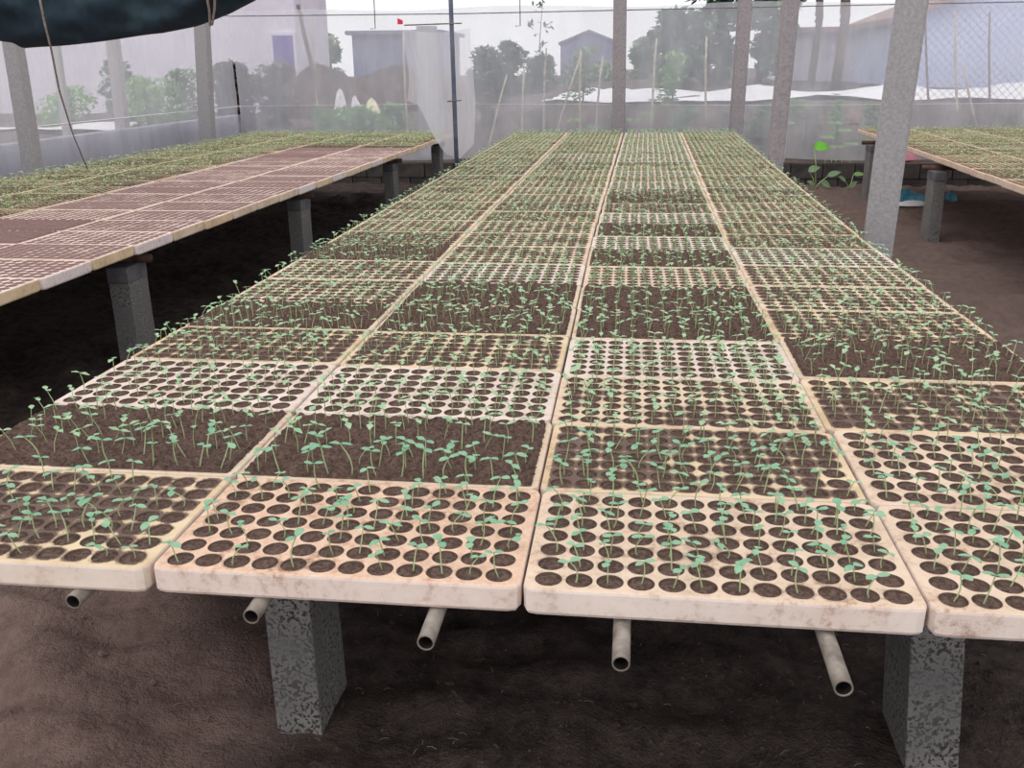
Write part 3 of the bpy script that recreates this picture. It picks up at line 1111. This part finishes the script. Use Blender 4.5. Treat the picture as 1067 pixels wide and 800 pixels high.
net_panel('insect_net', (XL, YB), (8.0, YB), -.40, 1.46, 'net', 'hazy white insect net across the far end of the house', 41)
net_panel('insect_net', (XL, -1.5), (XL, YB - .05), -.5, 1.46, 'net', 'hazy white insect net along the side by the sown bench', 42)
net_panel('insect_net', (2.1, YB + .04), (8.0, YB + .04), 1.50, 2.3, 'net', 'upper insect net strip over the far net behind the thick post', 43, nu=60, nv=8)
net_panel('insect_net', (XL, -1.5), (XL + .001, YB - .05), 1.50, 2.3, 'net', 'upper insect net strip above the side net', 44, nu=60, nv=8)
# loose film hanging around the thin steel pole
pf = MB()
f0, f1 = at(421, 28, 7.6), at(492, 28, 7.6)


def film_fn(u, v):
    x = f0[0] + (f1[0] - f0[0]) * u + .02 * math.sin(v * 5)
    zt = f0[2] - .02 - .03 * math.sin(u * 3.1)
    bot = np.interp(u, [0, .15, .55, .75, 1], [at(421, 105, 7.6)[2], at(430, 110, 7.6)[2], at(470, 160, 7.6)[2], at(478, 166, 7.6)[2], at(492, 150, 7.6)[2]])
    return (x, 7.6 + .05 * math.sin(u * 11 + v * 2), bot + (zt - bot) * v)


pf.grid(film_fn, 30, 24)
tag(pf.build('plastic_film', M['plastic'], smooth=True), 'torn clear plastic film hanging behind the thin steel pole', 'plastic sheet')


def wire(pts, r, mat, label, name='wire', cat='wire', group=None):
    mb = MB()
    mb.tube(pts, r, 5)
    return tag(mb.build(name, M[mat]), label, cat, group)


wire([(XL + .05, YB - .06, 1.405), (-2, YB - .06, 1.39), (2, YB - .06, 1.41), (8, YB - .06, 1.43)], .007, 'wire', 'top wire carrying the far insect net')
wire([(XL + .05, YB - .06, .285), (-2, YB - .06, .30), (2, YB - .06, .26), (8, YB - .06, .29)], .002, 'cord', 'white cord holding the far insect net at mid height')
wire([(XL + .06, -1.4, .33), (XL + .06, 5, .30), (XL + .06, YB - .08, .285)], .006, 'cord', 'white cord holding the side net at mid height')
wire([(XL + .06, -1.4, 1.40), (XL + .06, YB - .08, 1.40)], .006, 'wire', 'top wire carrying the side net')
for (x0, x1, y_, lab) in ((390, 391, 30, 'short hanging hook rod above the flat-roofed building'), (541.5, 542, 27, 'short hanging hook rod above the tree clump')):
    p0, p1 = at(x0, 0, YB - .3), at(x1, y_, YB - .3)
    mb = MB()
    mb.tube([p0 + np.array([0, 0, .5]), p1, p1 + np.array([-.06, 0, 0])], .006, 5)
    tag(mb.build('hook_rod', M['darkstake']), lab, 'rod')

# chain link fence outside on the far side
mb = MB()
x0, x1, z0, z1, yy = 3.7, 8.4, .12, 1.45, 12.9
dz = z1 - z0
st = .11
k = x0 - dz
while k < x1:
    for s in (0, 1):
        a, c_ = k, k + dz
        za, zc = (z0, z1) if s == 0 else (z1, z0)
        lo_, hi_ = max(a, x0), min(c_, x1)
        if hi_ > lo_:
            fz = lambda x: za + (zc - za) * (x - a) / dz
            mb.tube([(lo_, yy + .01 * s, fz(lo_)), (hi_, yy + .01 * s, fz(hi_))], .0035, 3, cap=False)
    k += st
tag(mb.build('chain_link_fence', M['wire']), 'diamond wire mesh fence outside, before the pale blue shed', 'fence')

# stakes outside the far net
STK = [(606, 55, 580, 137, 12.3, 'bamboo', 'leaning pale bamboo stake, shorter of the crossed pair'), (605, 52, 604, 135, 12.35, 'bamboo', 'upright bamboo stake crossing a leaning one beyond the far net'),
       (569, 50, 566, 137, 12.4, 'bamboo', 'thin upright bamboo stake before the white film'), (546, 72, 544, 134, 12.45, 'bamboo', 'thin bamboo stake before the dark tree clump'),
       (628, 58, 620, 138, 12.4, 'bamboo', 'leaning bamboo stake beside the brownish post'), (684, 40, 678, 138, 12.5, 'bamboo', 'yellowish bamboo stake between brownish post and dark trees'),
       (736, 38, 735, 136, 12.5, 'bamboo', 'straight pale stake before the dark tall trees'), (964, 14, 968, 128, 12.4, 'darkstake', 'brown stake nearest the thick post, before the blue shed'),
       (995, 10, 997, 130, 12.4, 'bamboo', 'pale stake with a leaning prop before the blue shed'), (1004, 70, 1017, 131, 12.3, 'bamboo', 'pale prop leaning on a stake before the blue shed'),
       (1031, 12, 1031, 128, 12.5, 'darkstake', 'dark thin stake at the far end of the blue shed'), (310, 5, 337, 118, 12.6, 'darkstake', 'tall grey pole leaning by the purple-shuttered house'),
       (325, 20, 331, 118, 12.8, 'bamboo', 'whitish pole beside the tall leaning grey pole'), (420, 32, 424, 130, 12.2, 'bamboo', 'pale bamboo stake beside the hanging plastic film'),
       (528, 78, 513, 137, 12.2, 'bamboo', 'short slanting bamboo stake by the film edge')]
for (xa, ya, xb, yb, Y, mt, lab) in STK:
    p1, p0 = at(xa, ya, Y), at(xb, yb, Y)
    gz = float(outz(np.float64(p0[0]), np.float64(Y)))
    p0 = p0 + (p1 - p0) * ((gz - .05 - p0[2]) / (p1[2] - p0[2]))
    mb = MB()
    pts = [p0 + (p1 - p0) * t + np.array([.006 * math.sin(t * 7), 0, 0]) for t in np.linspace(0, 1, 5)]
    rad = .035 if xa == 310 else .017
    mb.tube(pts, [rad, rad, rad * .9, rad * .85, rad * .75], 7)
    tag(mb.build('stake', M[mt], smooth=True), lab, 'stake', 'stakes outside the far net')

# posts seen through the side net
post(104, 120, 12.6, .17, .16, 'weathered dark concrete post outside behind the side net', 'oldpost', top=2.6, X=-7.3, lean=(.02, 0), group='posts outside the net house')
post(60, 120, 12.9, .12, .12, 'thin pale post outside beside the pale shed wall', 'post', top=2.6, X=-8.35, lean=(.01, 0), group='posts outside the net house')
post(445, 120, 12.3, .30, .2, 'stout concrete post standing behind the torn film', 'post', top=1.28, X=float(at(447, 100, 12.3)[0]), group='posts outside the net house', taper=.85)


# ------------------------------------------------------------------ rolled shade cloth and rope
sh = MB()
NS = 70
YS = 4.2
e0, e1 = at(-60, 45, YS), at(282, -6, YS)


def shade_fn(u, v):
    x = e0[0] + (e1[0] - e0[0]) * u
    px_u = -60 + 342 * u
    bot = np.interp(px_u, [-60, 0, 22, 26, 60, 130, 170, 205, 240, 262, 282], [44, 42, 46, 51, 48, 40, 35, 27, 14, 3, -8])
    zb = at(px_u, bot, YS)[2]
    zt = zb + .34 + .05 * math.sin(u * 5)
    a = 2 * math.pi * v
    fold = 1 + .13 * math.sin(a * 5 + u * 17) + .06 * math.sin(a * 9 - u * 31) + .05 * math.sin(u * 40)
    ry = (.13 + .03 * math.sin(u * 8)) * fold
    mid = (zb + zt) / 2
    rz = (zt - zb) / 2 * (1 + .02 * math.sin(a * 5 + u * 17))
    return (x, YS + ry * math.sin(a), mid - rz * math.cos(a))


sh.grid(shade_fn, NS, 48)
shade = tag(sh.build('shade_cloth', M['shade'], smooth=True), 'rolled up dark blue-green shade cloth sagging over the sown bench', 'shade cloth')
for (xa, ya, xb, yb) in ((215, -6, 219, 27), (224, -6, 221, 26)):
    p0, p1 = at(xa, ya, YS - .19), at(xb, yb, YS - .15)
    mb = MB()
    mb.tube([p0, (p0 + p1) / 2 + np.array([.01, -.01, 0]), p1], .007, 6)
    mb.build('tie', M['rope'], shade)
rp0 = [at(40, -8, YS - .2), at(46, 22, YS - .2), at(53, 50, YS - .2), at(62, 95, YS - .05), at(76, 140, YS + .3), at(91, 176, YS + .55)]
mb = MB()
mb.tube(rp0, [.007, .007, .006, .005, .004, .004], 6)
tag(mb.build('rope', M['rope'], smooth=True), 'thin dark rope hanging from the shade cloth roll to the sown bench', 'rope')


# ------------------------------------------------------------------ outside: plants
def foliage(mb, centres, n, size, rr, flat=.6):
    for _ in range(n):
        cx, cy, cz, r_ = rr.choice(centres)
        while True:
            a, b_, c_ = rr.uniform(-1, 1), rr.uniform(-1, 1), rr.uniform(-1, 1)
            if .2 < a * a + b_ * b_ + c_ * c_ < 1:
                break
        p = np.array([cx + a * r_, cy + b_ * r_, cz + c_ * r_ * .8])
        u = np.array([rr.gauss(0, 1), rr.gauss(0, 1), rr.gauss(0, flat)])
        u /= np.linalg.norm(u)
        w_ = np.cross(u, (rr.gauss(0, .6), rr.gauss(0, .6), 1))
        w_ /= np.linalg.norm(w_)
        s = size * rr.uniform(.6, 1.3)
        mb.add([p - u * s, p + w_ * s * .45, p + u * s, p - w_ * s * .45], [(0, 1, 2, 3)])


def tree(name, px, py, Y, hgt, wid, label, mat, n=900, leaf=.16, trunk=.08, blobs=9, low=.25, cat='tree', group=None, seed=0):
    rr = random.Random(seed + int(px))
    b0 = at(px, py, Y)
    x = float(b0[0])
    gz = float(outz(np.float64(x), np.float64(Y))) if Y > YB else -.45
    if hgt < 0:
        hgt = float(at(px, -hgt, Y)[2]) - gz
    root = empty(name, (x, Y, gz), label, cat, group)
    tb = MB()
    tb.tube([(0, 0, -.1), (.02 * hgt, 0, hgt * .35), (-.01 * hgt, .01, hgt * .75)], [trunk, trunk * .8, trunk * .4], 7)
    cs = []
    for k in range(blobs):
        z = hgt * (low + (1 - low) * (k + .5) / blobs)
        q = wid * .5 * (1 - .55 * abs((k + .5) / blobs - .4))
        a = rr.uniform(0, 6.28)
        d = rr.uniform(0, q * .7)
        r_ = q * rr.uniform(.5, .75)
        cs.append((math.cos(a) * d, math.sin(a) * d * .7, min(z, hgt - r_ * .6), r_))
        tb.tube([(0, 0, max(.05, z * .6)), (math.cos(a) * d * .8, math.sin(a) * d * .6, z)], [trunk * .35, trunk * .12], 5, cap=False)
    tb.build('trunk', M['bark'], root, smooth=True)
    fb = MB()
    foliage(fb, cs, n, leaf, rr)
    fo = fb.build('crown', M[mat], root)
    fo['kind'] = 'stuff'
    return root


TG = 'trees beyond the far net'
tree('broadleaf_tree', 505, 90, 22, -50, 1.1, 'dusky rounded tree before the white film, beside the torn film', 'leafdark', 1500, .09, group=TG, blobs=9, low=.05)
tree('broadleaf_tree', 533, 90, 24, -44, 1.2, 'dusky taller tree joining the rounded tree clump', 'leafdark', 1500, .09, group=TG, low=.05, seed=2)
tree('broadleaf_tree', 566, 90, 26, -58, 1.3, 'dusky low tree just before the gabled house corner', 'leafdark', 1300, .09, group=TG, low=.05, seed=3)
tree('sapling', 607, 110, 13.5, -48, .55, 'young leafy sapling before the gabled house', 'leafmid', 520, .045, .015, group=TG, low=.1, seed=4)
tree('broadleaf_tree', 618, 90, 30, -68, 2.4, 'low bushy green tree under the gabled house wall', 'leafmid', 1300, .12, group=TG, low=.02, seed=5)
tree('broadleaf_tree', 674, 90, 32, -40, 1.4, 'pale bluish tree beside the brownish post', 'leafmid', 1300, .12, group=TG, low=.05, seed=6)
tree('broadleaf_tree', 706, 90, 21, -12, 1.5, 'tall dark tree, first of the row beyond the far net', 'leafdark', 2600, .13, .1, group=TG, low=.06, seed=7, blobs=12)
tree('broadleaf_tree', 748, 90, 23.5, 5, 1.9, 'tall dark tree behind the weathered corner post', 'leafdark', 3000, .15, .1, group=TG, low=.05, seed=8, blobs=13)
tree('broadleaf_tree', 790, 90, 25.5, 5, 1.7, 'grey-green tree between the two square posts', 'leafmid', 2600, .15, .1, group=TG, low=.05, seed=9, blobs=12)
tree('sapling', 700, 105, 13.5, -52, .6, 'yellow-green sapling before the tall dark trees', 'leaflight', 420, .05, .015, group=TG, low=.1, seed=10)
tree('broadleaf_tree', 846, 70, 22, 4.2, 1.4, 'sparse tall tree beside the thick post', 'leafdark', 700, .10, .09, group=TG, low=.5, seed=11)
tree('broadleaf_tree', 872, 70, 20, 4.2, 1.4, 'bare-stemmed tree close to the thick post', 'leafdark', 700, .10, .11, group=TG, low=.5, seed=12)
tree('broadleaf_tree', 345, 90, 30, -36, 1.1, 'conical green tree by the tall leaning pole', 'leafmid', 900, .11, group=TG, low=.05, seed=13)
SG = 'shrubs beyond the nets'
tree('shrub', 155, 112, 14.2, -82, 1.2, 'leafy green shrub beyond the side net, by the dark post', 'leaflight', 1300, .055, .03, cat='shrub', group=SG, low=.03, seed=14)
tree('shrub', 122, 105, 16, -62, .9, 'dusky tall shrub behind the leafy green shrub', 'leafdark', 1100, .06, .03, cat='shrub', group=SG, low=.03, seed=15)
tree('shrub', 190, 112, 16.2, -72, 1.0, 'pale green shrub behind the net corner post', 'leafmid', 1000, .06, .03, cat='shrub', group=SG, low=.03, seed=16)
tree('shrub', 75, 115, 14.8, -92, 1.1, 'low green shrub by the side net cord', 'leaflight', 900, .055, .03, cat='shrub', group=SG, low=.03, seed=17)
tree('shrub', 290, 120, 14.6, -66, 1.0, 'grey-brown tangled shrub beside the brush heap', 'drybrush', 1900, .06, .03, cat='shrub', group=SG, low=.0, seed=24, blobs=12)
WG = 'weed clumps on the bank'
tree('weed_clump', 375, 125, 13.6, -113, .9, 'bright green weed clump below the pale sacks', 'leaflight', 1500, .05, .015, cat='weeds', group=WG, low=.0, seed=18)
tree('weed_clump', 345, 125, 12.7, -112, .7, 'green weed clump by the leaning pole foot', 'leaflight', 1000, .045, .015, cat='weeds', group=WG, low=.0, seed=19)
tree('weed_clump', 408, 125, 13.4, -108, .6, 'green weed clump beside the torn film', 'leaflight', 900, .05, .015, cat='weeds', group=WG, low=.0, seed=20)
tree('weed_clump', 508, 120, 13.2, -96, .4, 'dry dark weed tuft by the film edge', 'drybrush', 420, .04, .012, cat='weeds', group=WG, low=.0, seed=21)
tree('weed_clump', 826, 112, 13.2, -104, .4, 'yellow-green weed tuft on the bank near the square post', 'leaflight', 400, .04, .012, cat='weeds', group=WG, low=.0, seed=22)
tree('weed_clump', 873, 120, 12.45, -104, .3, 'green weed tuft on the bank beside the thick post', 'leaflight', 300, .04, .012, cat='weeds', group=WG, low=.0, seed=23)


for k, (px, Y, top, wd, mt) in enumerate(((640, 12.6, 118, .5, 'drybrush'), (712, 12.5, 112, .55, 'leafmid'), (752, 12.4, 116, .5, 'drybrush'), (792, 12.5, 108, .5, 'leafmid'),
                                          (842, 12.3, 112, .45, 'drybrush'), (905, 12.3, 108, .5, 'leafmid'), (1008, 12.3, 116, .6, 'drybrush'), (1050, 12.3, 116, .6, 'drybrush'), (560, 12.7, 116, .6, 'drybrush'))):
    tree('weed_clump', px, 135, Y, -top, wd, ['dull weed clump on the bank beside the leaning bamboo stake', 'green weed clump on the bank under the tall dark trees', 'dull weed clump on the bank before the weathered corner post',
         'green weed clump on the bank between the two square posts', 'dull weed clump on the bank above the bright green leaf', 'green weed clump on the bank behind the thick post',
         'dull weed clump on the bank under the leaning prop', 'dull weed clump on the bank below the far end of the blue shed', 'dull weed clump on the bank below the white film'][k],
         mt, 500, .04, .01, blobs=8, low=.0, cat='weeds', group=WG, seed=60 + k)
pb = MB()
pb.grid(lambda u, v: (-13 + 5.2 * u, 13.2 + 1.3 * v, float(outz(np.float64(-13 + 5.2 * u), np.float64(13.2 + 1.3 * v))) + .06 + .04 * math.sin(u * 9)), 20, 6)
tag(pb.build('path_outside', M['sheet'], smooth=True), 'pale path outside behind the side net', kind='structure')


# big-leaved plants by the back wall
def big_leaf(mb, base, tip, wid):
    base, tip = np.array(base), np.array(tip)
    d = tip - base
    L = np.linalg.norm(d)
    d /= L
    s = np.cross(d, (0, -.6, .8))
    s /= np.linalg.norm(s)
    n = np.cross(s, d)
    prof = [(0, .1), (.15, .75), (.4, 1), (.7, .75), (1, .04)]
    o = len(mb.v)
    for t, q in prof:
        for e in (-1, 0, 1):
            mb.v.append(tuple(base + d * L * t + s * e * wid * q + n * (.18 * wid * abs(e) - .25 * L * t * t)))
    for i in range(4):
        for e in range(2):
            k = o + i * 3 + e
            mb.f.append((k, k + 1, k + 4, k + 3))


def broad_plant(px, py, Y, label, leaves, mat='leafmid'):
    b0 = at(px, py, Y)
    x = float(b0[0])
    gz = float(ground_z(np.float64(x), np.float64(Y))) if Y < YB else float(outz(np.float64(x), np.float64(Y)))
    root = empty('broadleaf_plant', (x, Y, gz), label, 'plant', 'broad-leaved plants by the far wall')
    for (dx, dz, ln, wd, ang, mt) in leaves:
        sb = MB()
        tip = np.array([dx, 0, dz])
        sb.tube([(0, 0, -.03), (dx * .4, -.01, dz * .6), tip], [.008, .006, .004], 5)
        sb.build('stalk', M['stem'], root, smooth=True)
        lb = MB()
        big_leaf(lb, tip, tip + np.array([math.cos(ang) * ln, -.04, math.sin(ang) * ln]), wd)
        lb.build('leaf', M[mt], root, smooth=True)


broad_plant(850, 195, 10.9, 'broad-leaved plant with one bright green leaf beside the square post',
            [(-.06, .50, .17, .085, .15, 'leafbright'), (-.1, .22, .13, .06, .5, 'leafmid'), (.13, .16, .15, .05, .5, 'leafmid'), (.05, .1, .13, .05, -.4, 'leafmid'), (-.02, .06, .1, .04, 2.6, 'leafmid')])
broad_plant(885, 200, 11.0, 'low broad-leaved plant at the wall foot beside the thick post',
            [(.03, .2, .12, .04, .2, 'leaflight'), (-.06, .12, .11, .04, 2.4, 'leafmid'), (.0, .05, .1, .04, .9, 'leafmid')])
for k, (px, py) in enumerate(((870, 128), (880, 136), (862, 143), (872, 153), (887, 150), (820, 128), (598, 125), (618, 132), (674, 118), (660, 125))):
    p = at(px, py, 12.0)
    gz = float(outz(np.float64(p[0]), np.float64(12.0)))
    root = empty('broadleaf_plant', (float(p[0]), 12.0, gz), ['pale broad leaf plant on the bank beside the thick post, topmost', 'pale broad leaf plant on the bank, second below the top by thick post',
                 'pale drooping leaf plant on the bank beside the square post', 'pale leaf plant low on the bank, above the bright green leaf', 'pale leaf plant low on the bank, touching the thick post outline',
                 'pale leaf plant on the bank by the square post top soil', 'bluish leaf plant on the bank below the gabled house', 'bluish leaf plant at the bank foot beside the brownish post',
                 'small pale leaf plant behind the brownish post, higher', 'small pale leaf plant behind the brownish post, lower'][k], 'plant', 'small broad-leaved plants on the bank')
    h = float(p[2]) - gz
    sb = MB()
    sb.tube([(0, 0, -.02), (.01, 0, h * .5), (0, 0, h)], [.006, .005, .004], 5)
    sb.build('stalk', M['stem'], root)
    for s in (-1, 1):
        lb = MB()
        big_leaf(lb, (0, 0, h), (s * .10, -.03, h + .012), .032)
        lb.build('leaf', M['leaflight'], root, smooth=True)


# ------------------------------------------------------------------ outside: buildings and heaps
def house(name, X0, X1, Y, dep, z1, label, wall, roof, gable=0.0, over=.2, wins=(), z0=-.4):
    root = empty(name, ((X0 + X1) / 2, Y, z0), label, 'building')
    cx = (X0 + X1) / 2
    hw = (X1 - X0) / 2
    h = z1 - z0
    mb = MB()
    if gable:
        prof = [(-hw, 0), (hw, 0), (hw, h), (0, h + gable), (-hw, h)]
        o = 0
        for yy in (0, dep):
            for (a, c) in prof:
                mb.v.append((a, yy, c))
        mb.f += [(0, 1, 2, 3, 4), (9, 8, 7, 6, 5)] + [(k, k + 5, (k + 1) % 5 + 5, (k + 1) % 5) for k in range(5)]
    else:
        mb.box((-hw, 0, 0), (hw, dep, h))
    mb.build('wall', M[wall], root)
    rf = MB()
    if gable:
        for s in (-1, 1):
            e = hw + over
            zz = h - gable * over / hw
            rf.add([(0, -over, h + gable), (s * e, -over, zz), (s * e, dep + over, zz), (0, dep + over, h + gable),
                    (0, -over, h + gable + .12), (s * e, -over, zz + .12), (s * e, dep + over, zz + .12), (0, dep + over, h + gable + .12)],
                   [(0, 1, 2, 3), (7, 6, 5, 4), (0, 4, 5, 1), (1, 5, 6, 2), (2, 6, 7, 3), (3, 7, 4, 0)])
    else:
        rf.box((-hw - over, -over, h), (hw + over, dep + over, h + .14))
    rf.build('roof', M[roof], root)
    for (a, c, wz, hz, mt) in wins:
        fr = MB()
        fr.box((a - c / 2 - .06, -.05, wz - .06), (a + c / 2 + .06, .02, wz + hz + .06))
        wf = fr.build('window', M['lilac'], root)
        pn = MB()
        pn.box((a - c / 2, -.065, wz), (a + c / 2, -.045, wz + hz))
        pn.build('pane', M[mt], wf)
    return root


a, c_ = at(105, 40, 19), at(309, 40, 19)
house('plain_house', float(a[0]) - 8, float(c_[0]), 19, 2.2, 3.4, 'large pale lilac house with a purple shutter beyond the side net', 'lilac', 'tileroof',
      wins=[((float(at(296, 50, 19)[0]) - (float(a[0]) - 8 + float(c_[0])) / 2), .42, .85, .95, 'purple')])
a, c_ = at(367, 45, 36), at(455, 45, 36)
house('flat_roofed_building', float(a[0]), float(c_[0]), 36, 5, float(at(400, 36, 36)[2]), 'distant grey-lilac flat-roofed building by the hanging film', 'slate', 'slateroof')
a, c_ = at(584, 60, 45), at(643, 60, 45)
house('gabled_house', float(a[0]), float(c_[0]), 45, 5, float(at(610, 46, 45)[2]), 'distant grey-blue gabled house above the trees', 'slate', 'slateroof', gable=.5, over=.08)
a, c_ = at(945, 50, 21), at(1200, 50, 21)
house('blue_shed', float(a[0]), float(c_[0]), 21, 5, float(at(1000, 17, 21)[2]), 'long pale blue shed with brown tiled roof beyond the wire fence', 'blue', 'tileroof', gable=.9, over=.3)
a, c_ = at(820, 60, 27), at(925, 60, 27)
house('grey_shed', float(a[0]), float(c_[0]), 27, 5, float(at(870, 34, 27)[2]), 'grey-brown shed half hidden behind the thick post', 'lilac', 'tileroof', over=.3)


def lump(name, px, py, Y, rx, ry, rz, mat, label, cat, seed, group=None, sink=.1):
    p = at(px, py, Y)
    x = float(p[0])
    gz = float(ground_z(np.float64(x), np.float64(Y))) if Y < YB else float(outz(np.float64(x), np.float64(Y)))
    mb = MB()

    def fn(u, v):
        a = 2 * math.pi * u
        b_ = math.pi * .5 * v
        f = 1 + .10 * float(hnoise(np.float64(math.cos(a) * 1.6 + v), np.float64(math.sin(a) * 1.6 + v * 2), seed))
        return (rx * f * math.cos(a) * math.cos(b_), ry * f * math.sin(a) * math.cos(b_), rz * f * math.sin(b_) - sink * rz)
    mb.grid(fn, 40, 14)
    return tag(mb.build(name, M[mat], None, smooth=True, loc=(x, Y, gz)), label, cat, group)


tree('brush_heap', 243, 120, 13.4, -66, .95, 'dark brown rounded brush heap beyond the net corner', 'brushdark', 2600, .06, .03, cat='heap', low=.0, seed=90, blobs=14)
lump('earth_heap', 335, 120, 17.2, 1.1, .8, .95, 'straw', 'long brown earth heap behind the pale sacks', 'heap', 52)
lump('earth_heap', 415, 110, 19.6, 1.5, .8, .95, 'straw', 'brown earth heap behind the green weeds and torn film', 'heap', 53)
lump('sack', 353, 98, 15.6, .13, .15, .50, 'sack', 'upright white sack before the brown earth heap', 'sack', 54, 'pale sacks by the earth heap')
lump('sack', 370, 98, 15.6, .14, .15, .42, 'sack', 'white sack lying between the upright and the yellow one', 'sack', 55, 'pale sacks by the earth heap')
lump('sack', 388, 98, 15.6, .15, .15, .42, 'yellowsack', 'yellowish sack at the end of the pale sacks', 'sack', 56, 'pale sacks by the earth heap')
lump('plastic_bag', 950, 122, 12.2, .12, .1, .30, 'redbag', 'red plastic bag on the bank behind the thick post', 'bag', 57)
lump('brick_stub', 891, 108, 13.0, .09, .09, .16, 'brickred', 'small reddish brick stub on the bank by the thick post', 'brick', 58)
# folded teal sheets on the soil
for k, (px, py, Y, rx, rz, mt, lab) in enumerate(((946, 190, 10.0, .16, .13, 'teal', 'blue folded tarp on top of the pile by the wall'), (955, 196, 9.8, .24, .07, 'teal', 'teal folded tarp under the blue one'),
                                                 (950, 203, 9.55, .22, .045, 'sack', 'grey folded film lying before the teal tarps'), (992, 192, 10.0, .07, .12, 'teal', 'small teal bag behind the bench leg'))):
    lump('folded_tarp', px, py, Y, rx, .11, rz, mt, lab, 'tarp', 60 + k, 'folded tarps by the far wall')

# branches against the sky behind the far net
br = empty('leafy_branch', tuple(map(float, at(560, 30, 12.2))), 'thin branch with dark leaves against the white sky', 'branch')
mb = MB()
o0 = at(560, 30, 12.2)
mb.tube([at(568, 85, 12.2) - o0, at(562, 50, 12.2) - o0, at(564, 20, 12.2) - o0, at(566, -2, 12.2) - o0], [.009, .007, .005, .004], 5)
mb.build('twig', M['bark'], br)
mb = MB()
rr = random.Random(5)
foliage(mb, [tuple(at(x, y, 12.2) - o0) + (r_,) for x, y, r_ in ((562, 5, .11), (556, 24, .08), (570, 28, .1), (556, 36, .06), (566, 48, .08), (563, 58, .1), (572, 62, .08))], 70, .045, rr)
k = mb.build('leaves', M['leafdark'], br)
k['kind'] = 'stuff'
